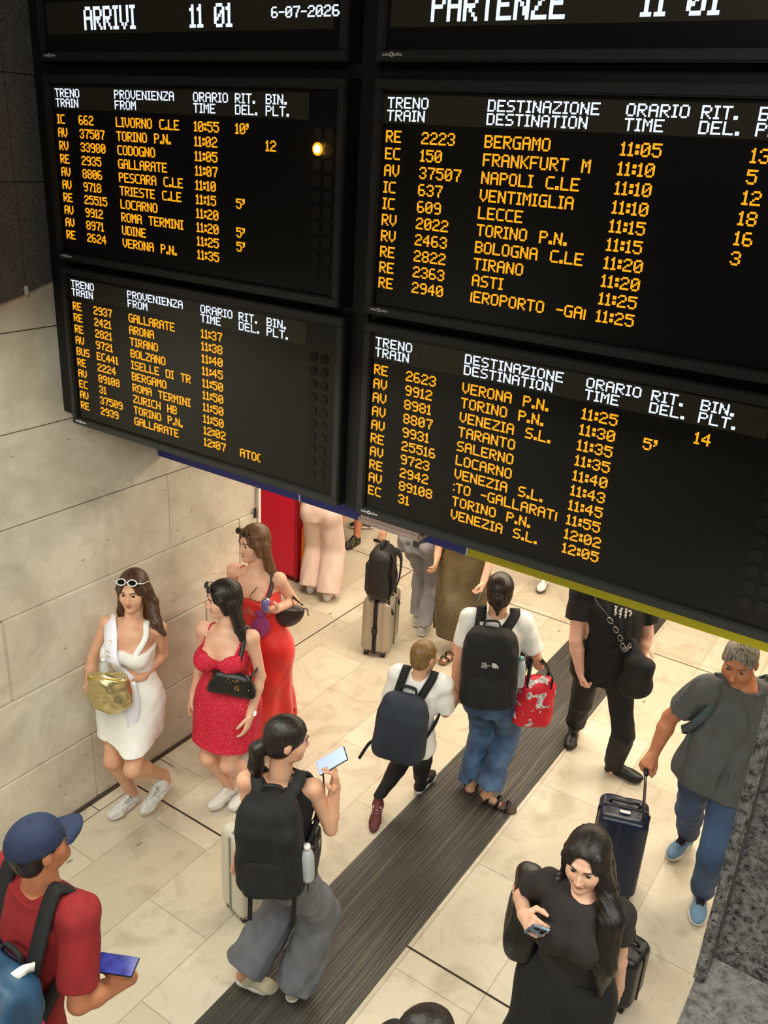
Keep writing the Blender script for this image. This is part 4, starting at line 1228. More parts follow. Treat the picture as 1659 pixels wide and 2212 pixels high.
def hair(p, root, m, style='long', vox=.006, length=.34, extra=None, hairline=.0):
    S = p.S
    ax = (p.hr, p.hf, p.hu)
    lo = p.head - .25
    hi = p.head + .25
    lo = lo - np.array([.05, .05, length + .1]) - 0
    F = Field(lo, hi, vox)
    vol = {'short': .008, 'crop': .005, 'long': .016, 'pony': .010, 'bob': .016, 'tied': .010}[style]
    F.ell(HP(p, 0, -.014, .032), ax, ((.074 + vol) * S, (.094 + vol) * S, (.084 + vol) * S), 0)
    if style in ('short', 'crop'):
        F.ell(HP(p, 0, -.045, -.030), ax, (.066 * S, .058 * S, .062 * S), .02)
    else:
        F.ell(HP(p, 0, -.035, -.025), ax, ((.070 + vol * .7) * S, (.070 + vol) * S, .075 * S), .02)
    # clear the face, the ears of short cuts
    F.ell(HP(p, 0, .100, -.036 + hairline), ax, (.060 * S, .072 * S, .106 * S), .012, 's')
    if style in ('short', 'crop', 'tied', 'pony'):
        F.ell(HP(p, 0, .060, -.060), ax, (.10 * S, .060 * S, .075 * S), .01, 's')
        for sg in (-1, 1):
            F.ell(HP(p, sg * .080, -.004, -.012), ax, (.022 * S, .022 * S, .030 * S), .006, 's')
    dn = np.array([0, 0, -1.0])
    if style == 'long':
        bk = -p.hf0
        for a in np.linspace(-1, 1, 7):
            st = HP(p, a * .070, -.030 - .035 * (1 - a * a), -.01)
            m1 = p.neck + p.hr * a * .085 * S / .6 * .62 + bk * (.074 - .016 * abs(a)) + np.array([0, 0, .03])
            m2 = m1 + dn * length * .55 + bk * .018 + p.hr * a * .01
            m3 = m1 + dn * length + bk * .012 + p.hr * a * .015
            F.chain([st, m1, m2, m3], [.034 * S, .030, .024, .010], .02)
        for sg in (-1, 1):
            F.chain([HP(p, sg * .055, .045, .075), HP(p, sg * .076, .030, .02), HP(p, sg * .078, .012, -.06)], [.016 * S, .018 * S, .020 * S], .015)
        # centre parting
        F.cone(HP(p, 0, .09, .095), HP(p, 0, -.02, .138), .004, .004, .008, 's')
    if style == 'pony':
        kn = HP(p, 0, -.098, -.022)
        F.ell(kn, ax, (.024 * S, .024 * S, .024 * S), .01)
        pts = [kn, kn - p.hf0 * .038 + dn * .03, kn - p.hf0 * .045 + dn * length * .5, kn - p.hf0 * .030 + dn * length]
        F.chain(pts, [.022, .036, .036, .010], .015)
    if style == 'tied':
        F.chain([HP(p, 0, -.10, -.02), HP(p, 0, -.098, -.07), HP(p, 0.004, -.085, -.125)], [.026 * S, .020 * S, .010 * S], .02)
        F.ell(HP(p, 0, -.108, -.01), ax, (.034 * S, .030 * S, .032 * S), .015)
    for e in (extra or []):
        F.chain(e[0], e[1], .015)
    if style in ('long', 'bob'):
        F.ell(HP(p, 0, .108, .050 + hairline), ax, (.040 * S, .052 * S, .040 * S), .02, 's')
    # strand relief
    rs = np.random.RandomState(5)
    X, Y, Z = F.ax[0][:, None, None] - p.head[0], F.ax[1][None, :, None] - p.head[1], F.ax[2][None, None, :] - p.head[2]
    u = X * p.hr[0] + Y * p.hr[1] + Z * 0
    w = X * p.hf[0] + Y * p.hf[1] + Z * p.hf[2]
    ang = np.arctan2(u, -w + .02)
    amp = .0016 if style in ('long', 'pony', 'tied') else .0012
    amp = amp * np.clip((np.hypot(u, w) - .035) / .07, 0, 1)
    F.d = F.d + (amp * (np.sin(ang * 31 + 3 * np.sin(Z * 14)) + .8 * np.sin(ang * 57 + Z * 22))).astype(np.float32)
    return F.build('hair', m, root)


def hair_mat(name, c1, c2, rough=.42):
    m, nt, b = node_mat(name)
    tc = N(nt, 'ShaderNodeTexCoord')
    mp = N(nt, 'ShaderNodeMapping')
    mp.inputs['Scale'].default_value = (1, 1, .12)
    nt.links.new(tc.outputs['Object'], mp.inputs['Vector'])
    n1 = N(nt, 'ShaderNodeTexNoise', Scale=90.0, Detail=4.0)
    nt.links.new(mp.outputs['Vector'], n1.inputs['Vector'])
    nt.links.new(ramp(nt, n1.outputs['Fac'], [(.3, lin(c1)), (.7, lin(c2))]), b.inputs['Base Color'])
    b.inputs['Roughness'].default_value = rough
    b.inputs['Specular IOR Level'].default_value = .4
    bp = N(nt, 'ShaderNodeBump', Strength=.5, Distance=.004)
    nt.links.new(n1.outputs['Fac'], bp.inputs['Height'])
    nt.links.new(bp.outputs['Normal'], b.inputs['Normal'])
    return m


def cloth_field(p, vox, pad=.2):
    pts = np.array([p.pelvis, p.neck, p.shR, p.shL, p.elR, p.elL, p.knR, p.knL, p.anR, p.anL])
    return Field(pts.min(0) - pad, pts.max(0) + pad, vox)


def wrap(F, p, off, parts, kl=.012):
    """the figure's own volume grown by off, so that a garment always clears the skin"""
    H, g = p.H, p.g
    lg, ag = .5 + .5 * g, .6 + .4 * g
    if 'trunk' in parts:
        F.loft(trunk_sec(p, -.002 + off, n=12), .02)
    ua = .0245 if p.sex == 'f' else .0305
    if 'bust' in parts and p.sex == 'f' and H > 1.45:
        F.ell(trunk_at(p, .80, 0, 0)[0] - p.tf * .040, (p.tr, p.tf, (0, 0, 1)), (.070 * H + off, .038 * H + off, .062 * H + off), .05)
        for sgn in (-1, 1):
            c, nn = trunk_at(p, .68, 0, 0)
            r = .035 * H * g + off
            F.ell(c - p.tf * .022 + p.tr * sgn * .046 * H * g, (p.tr, p.tf, (0, 0, 1)), (r, r - .002 * H, r), .05)
    for s in 'RL':
        hip, kn, an, sh, el = (getattr(p, a + s) for a in ('hip', 'kn', 'an', 'sh', 'el'))
        back = -p.f
        if 'legs' in parts:
            F.cone(hip, kn, .050 * H * lg + off, .0315 * H * lg + off, kl)
            F.ell(hip + back * .022 * H + np.array([0, 0, -.01 * H]), (p.r, p.f, (0, 0, 1)), (.046 * H + off, .045 * H + off, .05 * H + off), .05)
        if 'calves' in parts:
            calf = kn + (an - kn) * .30 + back * .012 * H
            F.chain([kn, calf, an], [.0305 * H * lg + off, .0325 * H * lg + off, .0195 * H + off], kl)
        if 'arms' in parts:
            F.cone(p.neck - np.array([0, 0, .022 * H]), sh, .026 * H + off, ua * H * 1.02 * ag + off, .03)
            F.cone(sh, el, ua * H * lg + off, ua * .80 * H * lg + off, .03)


def tshirt(p, root, m, vox=.0065, hem=-.10, sleeve=.62, loose=.014, name='t_shirt', flare=.012, neck_r=.052, wr=.0022, cutneck=1.0, srad=.008):
    F = cloth_field(p, vox)
    sec = []
    for i, (c, r, f, a, b) in enumerate(trunk_sec(p, .004, hem, 1.0, loose * .8, 11)):
        t = hem + (1.0 - hem) * i / 10
        e = flare * max(0, .5 - t)
        am = (.078 if p.sex == 'f' else .088) * p.H * p.g + loose
        if t < .6:
            a = max(a, am * .95)
        sec.append((c, r, f, a + e, b + e))
    F.loft(sec, 0)
    if p.sex == 'f' and p.H > 1.45:
        for sgn in (-1, 1):
            c, nn = trunk_at(p, .68, 0, 0)
            F.ell(c - p.tf * .022 + p.tr * sgn * .044 * p.H * p.g, (p.tr, p.tf, (0, 0, 1)), (.038 * p.H * p.g, .036 * p.H * p.g, .045 * p.H * p.g), .05)
    ua = (.0245 if p.sex == 'f' else .0305) * p.H * (.5 + .5 * p.g)
    for s in 'RL':
        sh, el = getattr(p, 'sh' + s), getattr(p, 'el' + s)
        if sleeve <= .15:
            F.cone(p.neck - np.array([0, 0, .022 * p.H]), p.neck + (sh - p.neck) * .62 - np.array([0, 0, .012 * p.H]), .026 * p.H + .008, .024 * p.H, .02)
            continue
        F.cone(p.neck - np.array([0, 0, .022 * p.H]), sh, .026 * p.H + .008, ua * 1.02 + .010, .03)
        e = sh + (el - sh) * sleeve
        F.cone(sh, e, ua * 1.02 + .010, ua * .92 + .010 + srad, .03)
    wrap(F, p, .009, ('trunk', 'bust', 'arms') if sleeve > .15 else ('trunk', 'bust'))
    if hem < -.05:
        wrap(F, p, .024, ('legs',), .06)
    F.wrinkle(wr, 34, hash(p.key) % 1000 if False else len(p.key), p.neck - p.pelvis)
    # sleeve ends, hem, neckline
    for s in ('RL' if sleeve > .15 else ''):
        sh, el = getattr(p, 'sh' + s), getattr(p, 'el' + s)
        d = nrm(el - sh)
        e = sh + (el - sh) * sleeve
        w = F.win(e - .13 + d * .10, e + .13 + d * .10)
        if w:
            sl, X, Y, Z = w
            q = (X - e[0]) * d[0] + (Y - e[1]) * d[1] + (Z - e[2]) * d[2]
            rad = np.sqrt((X - e[0] - d[0] * q) ** 2 + (Y - e[1] - d[1] * q) ** 2 + (Z - e[2] - d[2] * q) ** 2)
            F.d[sl] = np.maximum(F.d[sl], np.minimum(q, .085 - rad))
    F.cut(p.pelvis + (p.neck - p.pelvis) * hem, p.pelvis - p.neck)
    if cutneck:
        F.cone(p.neck + np.array([0, 0, .012]) + p.tf * .02, HP(p, 0, 0, -.08), neck_r * p.H / 1.7, neck_r * p.H / 1.7 * 1.1, .006, 's')
    return F.build(name, m, root)


def trousers(p, root, m, vox=.0065, top=.20, rk=.050, ra=.050, rt=.062, end=.985, name='trousers', wr=.003, off=.010):
    F = cloth_field(p, vox)
    F.loft(trunk_sec(p, off, -.17, top, 0, 6), 0)
    short = end < 0
    for s in 'RL':
        hip, kn, an = (getattr(p, a + s) for a in ('hip', 'kn', 'an'))
        if short:
            F.cone(hip, kn, rt * p.H / 1.68, rk * p.H / 1.68, .018)
        else:
            F.chain([hip, kn, an + (an - kn) * .05], [rt * p.H / 1.68, rk * p.H / 1.68, ra * p.H / 1.68], .018)
        F.ell(hip - p.f * .022 * p.H, (p.r, p.f, (0, 0, 1)), (.052 * p.H, .052 * p.H, .058 * p.H), .04)
    wrap(F, p, .009, ('trunk', 'legs') if short else ('trunk', 'legs', 'calves'))
    F.wrinkle(wr, 26, len(p.key) + 3, (0, 0, 1), .5)
    for s in 'RL':
        hip, kn, an = (getattr(p, a + s) for a in ('hip', 'kn', 'an'))
        d = nrm(kn - hip) if short else nrm(an - kn)
        e = kn + (kn - hip) * end if short else kn + (an - kn) * end
        R_ = (rk if short else ra) * p.H / 1.68 + .06
        w = F.win(e - R_ + d * .09, e + R_ + d * .14)
        if w:
            sl, X, Y, Z = w
            q = (X - e[0]) * d[0] + (Y - e[1]) * d[1] + (Z - e[2]) * d[2]
            rad = np.sqrt((X - e[0] - d[0] * q) ** 2 + (Y - e[1] - d[1] * q) ** 2 + (Z - e[2] - d[2] * q) ** 2)
            F.d[sl] = np.maximum(F.d[sl], np.minimum(q, R_ - rad))
    F.cut(p.pelvis + (p.neck - p.pelvis) * top, p.neck - p.pelvis)
    F.d = np.maximum(F.d, .004 - F.ax[2][None, None, :].astype(np.float32))
    return F.build(name, m, root)


def skirt(p, root, m, secs, vox=.0065, folds=None, name='skirt', wr=.0015, lo_pad=.35):
    """secs: (t up the trunk or height in metres as ('z', z), half width, half depth, shift forward, shift right)"""
    out = []
    for t, a, b, df, dr in secs:
        if isinstance(t, tuple):
            c = np.array([p.pelvis[0], p.pelvis[1], t[1]])
            r = p.r
        else:
            c = p.pelvis + (p.neck - p.pelvis) * t
            w = min(max(t, 0), 1)
            r = nrm(p.r * (1 - w) + p.tr * w)
        f = np.cross([0, 0, 1.0], r)
        out.append((c + f * df + r * dr, r, f, a, b))
    P = np.array([x[0] for x in out])
    F = Field(P.min(0) - lo_pad, P.max(0) + lo_pad, vox)
    F.loft(out, 0, folds=folds)
    full = not isinstance(secs[-1][0], tuple) and secs[-1][0] > .5
    wrap(F, p, .009, ('trunk', 'bust', 'legs', 'calves') if full else ('trunk', 'legs', 'calves'), .16)
    if not full:
        F.cut(out[-1][0], p.neck - p.pelvis)
    if isinstance(secs[0][0], tuple):
        F.cut((0, 0, secs[0][0][1]), (0, 0, -1.0))
    return F, out, name, m, root


def shoe(p, root, s, m, msole, kind='sneaker', mlace=None, scale=1.0, mtongue=None):
    an, to = getattr(p, 'an' + s), getattr(p, 'to' + s)
    k = p.H / 1.68 * scale
    fh = nrm((to - an) * np.array([1, 1, 0]))
    # foot axis from heel to toe, pitched when the heel is raised
    tip = np.array([to[0], to[1], max(to[2], .012)])
    heel = an - fh * .045 * k
    heel[2] = max(an[2] - .085 * k, .012)
    d = nrm(tip - heel)
    tip = heel + d * .245 * k
    lat = nrm(np.cross(d, (0, 0, 1.0)))
    up = np.cross(lat, d)
    A = (lat, d, up)
    L = .245 * k
    pts = np.array([heel, tip, an])
    F = Field(pts.min(0) - .09, pts.max(0) + .1, .0052)

    def at(x, y, z):
        return heel + (lat * x + d * (y * L) + up * z)
    if kind in ('sneaker', 'shoe', 'slim'):
        F.ell(at(0, .14, .036 * k), A, (.034 * k, .045 * k, .040 * k), 0)
        F.ell(at(0, .74, .026 * k), A, (.043 * k, .080 * k, .030 * k), .03)
        F.cone(at(0, .2, .040 * k), at(0, .66, .030 * k), .036 * k, .033 * k, .03)
        F.cone(at(0, .18, .045 * k), an + up * .012, .036 * k, .035 * k, .02)
        F.cone(at(0, .42, .066 * k), at(0, .28, .086 * k), .018 * k, .018 * k, .02)
        F.cut(at(0, 0, .004), -up)
        F.cut(an + nrm(an - at(0, .2, 0)) * .012, nrm(an - at(0, .2, 0)))
        o = F.build('sneaker' if kind == 'sneaker' else 'shoe', m, root)
        G = Field(pts.min(0) - .09, pts.max(0) + .09, .0048)
        G.cone(at(0, .10, .012 * k), at(0, .42, .012 * k), .037 * k, .037 * k, .0)
        G.cone(at(0, .42, .012 * k), at(0, .78, .012 * k), .037 * k, .046 * k, .02)
        G.cone(at(0, .78, .012 * k), at(0, .9, .012 * k), .046 * k, .034 * k, .02)
        G.cut(at(0, 0, (.026 if kind == 'sneaker' else .018) * k), up)
        G.cut(at(0, 0, -.002), -up)
        G.build('sole', msole, o)
        if mlace is not None:
            ribbon('tongue', [at(0, .34, .098 * k), at(0, .45, .083 * k), at(0, .58, .070 * k), at(0, .70, .058 * k)], [up] * 4, [.040 * k, .044 * k, .044 * k, .034 * k], .006, mtongue or m, o, 4)
            bm = bmesh.new()
            for i in range(5):
                y = .36 + .075 * i
                z = (.085 - .0085 * i) * k
                add_tube(bm, [at(-.026 * k, y, z - .010 * k), at(-.010 * k, y + .03, z + .006), at(.012 * k, y, z + .006), at(.027 * k, y + .02, z - .010 * k)], .0042 * k, 6)
            add_tube(bm, [at(.0, .36, .087 * k), at(.03 * k, .33, .085 * k), at(.035 * k, .40, .070 * k)], .003 * k, 6)
            add_tube(bm, [at(.0, .36, .087 * k), at(-.03 * k, .33, .085 * k), at(-.036 * k, .38, .068 * k)], .003 * k, 6)
            bm_obj('laces', bm, mlace, o, True)
        return o
    if kind == 'sandal':
        G = Field(pts.min(0) - .09, pts.max(0) + .09, .0048)
        G.cone(at(0, .10, .004), at(0, .45, .004), .036 * k, .034 * k, 0)
        G.cone(at(0, .45, .004), at(0, .85, .004), .034 * k, .044 * k, .02)
        G.cut(at(0, 0, .010 * k), up)
        G.cut(at(0, 0, -.006), -up)
        o = G.build('sandal', msole, root)
        for y, z in ((.72, .042), (.45, .062), (.16, .055)):
            ribbon('strap', [at(-.046 * k, y, .006), at(-.036 * k, y + .03, z * .8 * k), at(0, y + .05, z * 1.05 * k), at(.036 * k, y + .03, z * .8 * k), at(.046 * k, y, .006)],
                   [-lat, -lat + up, up, lat + up, lat], .020 * k, .005, m, o, 4)
        return o


def person(key, label, sex='f', girth=1.0, hs=1.0, skin=None, vox=VOX, hands=None, brow=None, withface=True):
    p = make_pose(key, sex, girth, hs)
    root = thing('person', label, 'person', p.base)
    p.root = root
    body(p, root, skin, vox, hands)
    if withface:
        face(p, root, brow)
    return p


def grip_axes(p, s):
    el, wr, ha = getattr(p, 'el' + s), getattr(p, 'wr' + s), getattr(p, 'ha' + s)
    return nrm(ha - wr)


def phone_obj(name, label, c, axes, m_body, m_screen, size=(.036, .075, .0045), screen_side=1):
    """axes rows: across, along, out of the screen"""
    A = np.array([nrm(a) for a in axes])
    t = thing(name, label, 'phone', c)
    bm = bmesh.new()
    add_box(bm, (-size[0], -size[1], -size[2]), (size[0], size[1], size[2]), .0035, A, c)
    bm_obj('phone_case', bm, m_body, t)
    bm = bmesh.new()
    z0 = size[2] * .9
    add_box(bm, (-size[0] * .92, -size[1] * .96, z0), (size[0] * .92, size[1] * .96, size[2] + .0006), 0, A, c)
    bm_obj('phone_screen', bm, m_screen, t)
    return t, A


def backpack(label, p, m, m2, c_t=.52, w=.15, hgt=.24, dep=.085, off=.02, tilt=0.0, group=None, strapm=None, strap_out=.0, yawoff=0, name='backpack',
             strap_w=.055, shift=0.0, drop=0.0, pocket=True, wr=.002):
    """pack on the wearer's back: shell, pocket, straps over both shoulders"""
    B = BUILD[p.sex]
    pos, _ = trunk_at(p, c_t, 180, off + dep)
    up = nrm(p.neck - p.pelvis)
    bk = -p.tf
    bk = nrm(bk - up * (bk @ up))
    r = np.cross(up, bk)   # wearer's left-right
    A = (nrm(np.cross(bk, up)), bk, up)
    c = pos + A[0] * shift - up * drop
    t = thing(name, label, 'backpack', c - up * hgt, group)
    F = Field(c - .42, c + .42, .0065)
    F.box(c, A, (w, dep, hgt), min(.075, dep * .9), 0, taper=.10)
    F.box(c - up * hgt * .12 + bk * dep * .15, A, (w * .99, dep, hgt * .80), min(.06, dep * .8), .03)
    F.wrinkle(wr, 22, 11, up, .6)
    o = F.build('pack_body', m, t)
    if pocket:
        F = Field(c - .42, c + .42, .0065)
        F.box(c - up * hgt * .42 + bk * dep * .72, A, (w * .82, dep * .55, hgt * .48), .045, 0, taper=.06)
        F.wrinkle(wr * .8, 24, 5, up, .6)
        F.build('front_pocket', m2, t)
    sm = strapm or m2
    for sg, s in ((1, 'R'), (-1, 'L')):
        side = p.tr * sg
        sh = getattr(p, 'sh' + s)
        top = c + up * hgt * .80 - bk * dep * .75 + side * w * .48
        ua = .034 * p.H
        a0 = p.neck + (sh - p.neck) * .62
        over = a0 + np.array([0, 0, ua + .020])
        fr = trunk_at(p, .86, 38 * sg, .040)[0] + p.tf * .014
        fr2 = trunk_at(p, .62, 58 * sg, .046)[0]
        un = trunk_at(p, .42, 100 * sg, .040)[0]
        bt = c - up * hgt * .70 - bk * dep * .6 + side * w * .80
        ribbon('shoulder_strap', [top, over - p.tf * .055 - np.array([0, 0, .012]), over, fr, fr2, un, bt],
               [bk + up, up + bk, up, p.tf + up * .5, p.tf + side, side, side - up * .3], strap_w, .014, sm, t, 6)
    hb = c + up * hgt * .97 - bk * dep * .55
    ribbon('grab_handle', [hb - A[0] * .05, hb - A[0] * .035 + up * .035, hb + A[0] * .035 + up * .035, hb + A[0] * .05],
           [-A[0], up, up, A[0]], .02, .008, sm, t, 4)
    return t, c, A, dep, hgt, w


def suitcase(label, base, yaw, w, d, hgt, m, m_trim, m_wheel, lean=(0, 0), handle=.0, grip_off=(0, 0), groove=.05, gdepth=.006, axis_up=None, group=None, rear_only=False, m_rod=None):
    """hard-shell case; base = centre of the underside, local x across (width), y depth; up may be tilted"""
    up = nrm(axis_up) if axis_up is not None else np.array([0, 0, 1.0])
    y = YV(yaw)
    y = nrm(y - up * (y @ up))
    x = np.cross(y, up)
    A = (x, y, up)
    base = np.array(base, float)
    t = thing('suitcase', label, 'suitcase', base, group)
    c = base + up * (hgt / 2 + .045)
    F = Field(c - .52, c + .52, .0065)
    F.box(c, A, (w / 2, d / 2, hgt / 2), min(.045, d * .25), 0, groove=(groove, gdepth, 0))
    F.build('shell', m, t)
    # zip seam round the middle, corner guards, side handle
    bm = bmesh.new()
    e = .004
    add_box(bm, (-w / 2 - e, -.010, -hgt / 2 + .02), (-w / 2 + .006, .010, hgt / 2 - .02), .003, A, c)
    add_box(bm, (w / 2 - .006, -.010, -hgt / 2 + .02), (w / 2 + e, .010, hgt / 2 - .02), .003, A, c)
    add_box(bm, (-w / 2 + .02, -.010, hgt / 2 - .006), (w / 2 - .02, .010, hgt / 2 + e), .003, A, c)
    bm_obj('zip_seam', bm, m_trim, t)
    tube('carry_handle', [c + x * a + y * (d * .10) + up * (hgt / 2 + b) for a, b in ((-.085, 0), (-.075, .022), (.075, .022), (.085, 0))], .009, m_trim, t, 8)
    for sx in (-1, 1):
        for sy in ((-1, 1)):
            wc = base + x * sx * (w / 2 - .05) + y * sy * (d / 2 - .045) + up * .024
            bm = bmesh.new()
            disc_bm(bm, wc - x * .011, x, None, .024, .014, 16)
            disc_bm(bm, wc + x * .011, x, None, .024, .014, 16)
            wo = bm_obj('wheel', bm, m_wheel, t, False)
            bm = bmesh.new()
            add_box(bm, (-.020, -.022, -.002), (.020, .022, .034), .006, A, wc)
            bm_obj('wheel_housing', bm, m_trim, wo)
    if handle > 0:
        g = np.array([grip_off[0], grip_off[1], 0])
        top = None
        bm = bmesh.new()
        ends = []
        for sx in (-1, 1):
            a = c + x * sx * w * .20 - y * (d / 2 - .035) + up * (hgt / 2 - .01)
            b = a + up * handle
            add_tube(bm, [a, b], .008, 10)
            ends.append(b)
        h_ = bm_obj('telescopic_handle', bm, m_rod or m_trim, t, True)
        tube('grip', smooth_path([ends[0], ends[0] + up * .02 + x * .01, ends[1] + up * .02 - x * .01, ends[1]], 4), .013, m_wheel, h_, 10)
    return t, c, A


def bag_strap(name, pts, nors, w, m, parent, th=.006):
    return ribbon(name, pts, nors, w, th, m, parent, 6)

SK_fair = skin_mat('skin_fair', (226, 178, 152), (186, 98, 92))
SK_light = skin_mat('skin_light', (218, 168, 138), (170, 92, 84))
SK_tan = skin_mat('skin_tan', (186, 122, 88), (150, 84, 70))
SK_pale = skin_mat('skin_pale', (232, 184, 164), (190, 110, 100))
H_brown = hair_mat('hair_brown', (46, 28, 20), (88, 56, 38))
H_dark = hair_mat('hair_dark', (18, 14, 13), (42, 32, 28))
H_light = hair_mat('hair_light_brown', (70, 46, 30), (122, 84, 54))
H_blond = hair_mat('hair_dark_blond', (92, 68, 36), (140, 108, 62))
H_grey = hair_mat('hair_grey', (70, 64, 58), (170, 162, 152))
M_browd = mat('brow_dark', (40, 26, 20), .7)
M_whitefab = mat('white_fabric', (240, 238, 234), .7, noise=.05, nscale=20, bump=.15, bscale=60)
M_whiteleather = mat('white_leather', (228, 226, 222), .45)
M_greyleather = mat('grey_mesh', (176, 174, 170), .6, noise=.2, nscale=90)
M_solewhite = mat('sole_white', (214, 212, 206), .6)
M_soleblack = mat('sole_black', (22, 22, 22), .6)
M_blackfab = mat('black_fabric', (17, 17, 18), .85, noise=.3, nscale=30, bump=.2, bscale=120)
M_blackfab2 = mat('black_fabric_matt', (23, 23, 25), .8, noise=.3, nscale=30, bump=.2, bscale=90)
M_blackleather = mat('black_leather', (18, 17, 17), .38, bump=.2, bscale=120)
M_blackplastic = mat('black_plastic', (20, 20, 21), .4)
M_wheel = mat('wheel_rubber', (24, 23, 23), .6)
M_chrome = mat('chrome', (200, 200, 202), .22, metal=1.0)
M_rod = mat('handle_rod', (120, 116, 110), .35, metal=.8)
M_gold = mat('gold_leather', (206, 190, 140), .26, metal=.85, bump=.5, bscale=14)
M_goldmetal = mat('gold_metal', (210, 170, 80), .25, metal=1.0)
M_denim = mat('denim', (84, 114, 152), .8, col2=(36, 54, 88), nscale=6, thr=(.35, .7), bump=.25, bscale=160)
M_denim2 = mat('denim_dark', (64, 88, 124), .8, col2=(32, 46, 76), nscale=4, thr=(.35, .7), bump=.25, bscale=160)
M_lens = mat('sunglass_lens', (16, 16, 18), .12)


def sunglasses(p, root, frame, lift=.045, w=1.0):
    """sunglasses pushed up on the hair"""
    bm = bmesh.new()
    for sg in (-1, 1):
        ring = [HP(p, sg * (.034 + .027 * math.cos(a)), .072 - .12 * 0 - .012 * math.sin(a) + .012, .104 + .0145 * math.sin(a)) for a in np.linspace(0, 2 * PI, 17)]
        add_tube(bm, ring, .0038 * p.S, 6)
        add_tube(bm, [HP(p, sg * .062, .085, .104), HP(p, sg * .088, .055, .088), HP(p, sg * .092, -.03, .055)], .0028 * p.S, 6)
    add_tube(bm, [HP(p, -.009, .084, .106), HP(p, .009, .084, .106)], .0032 * p.S, 6)
    o = bm_obj('sunglasses', bm, frame, root, True)
    bm = bmesh.new()
    for sg in (-1, 1):
        c = HP(p, sg * .034, .084, .098)
        ring = [bm.verts.new(tuple(HP(p, sg * (.034 + .026 * math.cos(a)), .084 - .0115 * math.sin(a) + .001, .104 + .014 * math.sin(a)))) for a in np.linspace(0, 2 * PI, 17)[:-1]]
        ring2 = [bm.verts.new(tuple(np.array(v.co) - p.hf * .002)) for v in ring]
        bm.faces.new(ring)
        bm.faces.new(list(reversed(ring2)))
        for i in range(16):
            bm.faces.new((ring[i], ring2[i], ring2[(i + 1) % 16], ring[(i + 1) % 16]))
    bm_obj('lens', bm, M_lens, o)
    return o


def cuff(name, p, s, t, r, w, m, root):
    el, wr = getattr(p, 'el' + s), getattr(p, 'wr' + s)
    d = nrm(wr - el)
    c = el + (wr - el) * t
    return tube(name, [c - d * w / 2, c - d * w / 3, c + d * w / 3, c + d * w / 2], [r * .92, r, r, r * .92], m, root, 16)


# ---- woman in white with a sash
p = person('white', 'woman in white mini dress and sash holding a gold bag, walking by the wall', 'f', .93, 1.0, SK_light, .0055,
           hands=dict(R=dict(n=(.55, .1, .2), curl=(.5, .6, .4)), L=dict(n=(-.3, .5, -.7), curl=(.8, .9, .6))), brow=M_browd)
hair(p, p.root, H_brown, 'long', length=.20, extra=[([HP(p, -.06, -.03, .03), HP(p, -.10, -.02, -.09), p.shL + np.array([.01, -.03, .05]), p.shL + np.array([.07, -.02, -.01])], [.03, .038, .034, .012])])
sunglasses(p, p.root, mat('frame_white', (232, 230, 226), .35))
F, out, nm, m_, rt = skirt(p, p.root, M_whitefab, [(('z', .625), .190, .150, -.02, 0), (('z', .75), .186, .140, -.01, 0), (.05, .172, .122, -.006, 0), (.25, .150, .108, 0, 0),
                                             (.48, .132, .098, 0, 0), (.64, .146, .110, .004, 0), (.72, .150, .108, .006, 0)], .0055, folds=(.012, .0, 9, .4, 1.0), name='mini_dress')
for sgn in (-1, 1):
    c, n_ = trunk_at(p, .66, 0)
    F.ell(c - p.tf * .016 + p.tr * sgn * .045 * p.H * .93, (p.tr, p.tf, (0, 0, 1)), (.074, .066, .068), .03)
F.cut(p.pelvis + (p.neck - p.pelvis) * .745, p.neck - p.pelvis)
F.wrinkle(.0016, 30, 4)
F.build('mini_dress', m_, rt)
M_satin = mat('white_satin', (236, 232, 246), .3, sheen=.4)
for nm, t_, s0 in (('sash', M_satin, 1),):
    pts, ns = [], []
    for tt, aa, of in ((.62, 165, .035), (.92, 120, .04), (1.0, 55, .040), (.90, 28, .058), (.70, 12, .074), (.52, 2, .066), (.38, -18, .062)):
        q, n_ = trunk_at(p, tt, aa, of)
        pts.append(q + (p.shR - p.neck) * (.22 if tt > .9 else 0) + np.array([0, 0, .015 if tt > .9 else 0]))
        ns.append(n_ + (np.array([0, 0, 1.2]) if tt > .85 else 0))
    o = ribbon('sash', pts, ns, .085, .004, M_satin, p.root)
    q0, n0 = trunk_at(p, .38, -18, .066)
    q1, n1 = trunk_at(p, .10, -26, .085)
    q2 = q1 - np.array([0, 0, .16]) + p.f * .02
    ribbon('sash_tail', [q0, q1, q2], [n0, n1, n1], [.075, .085, .06], .004, M_satin, o)
    M_foil = mat('silver_foil_print', (244, 226, 190), .2, metal=.5)
    bm = bmesh.new()
    for i, tt in enumerate((.86, .82, .78, .74, .66, .62, .58)):
        q, n_ = trunk_at(p, tt, 28 - (.9 - tt) * 62, .064 if tt > .8 else .080)
        r_ = nrm(np.cross(n_, p.neck - p.pelvis))
        add_tube(bm, [q - r_ * .016 + p.tf * .004, q + np.array([0, 0, .008]) + p.tf * .004, q + r_ * .016 + p.tf * .004], .0028, 5)
    bm_obj('foil_lettering', bm, M_foil, o)
q = [trunk_at(p, t_, a_, o_) for t_, a_, o_ in ((.95, -140, .03), (.99, -60, .034), (.90, -38, .042), (.72, -26, .054))]
ribbon('dress_strap', [x[0] + (np.array([0, 0, .02]) if i == 1 else 0) for i, x in enumerate(q)], [q[0][1], np.array([0, 0, 1.]), q[2][1] + [0, 0, .6], q[3][1]], .034, .008, M_whitefab, p.root)
shoe(p, p.root, 'R', mat('runner_white', (224, 222, 220), .5, noise=.25, nscale=45), M_solewhite, 'sneaker', M_greyleather)
shoe(p, p.root, 'L', MATS['runner_white'], M_solewhite, 'sneaker', M_greyleather)
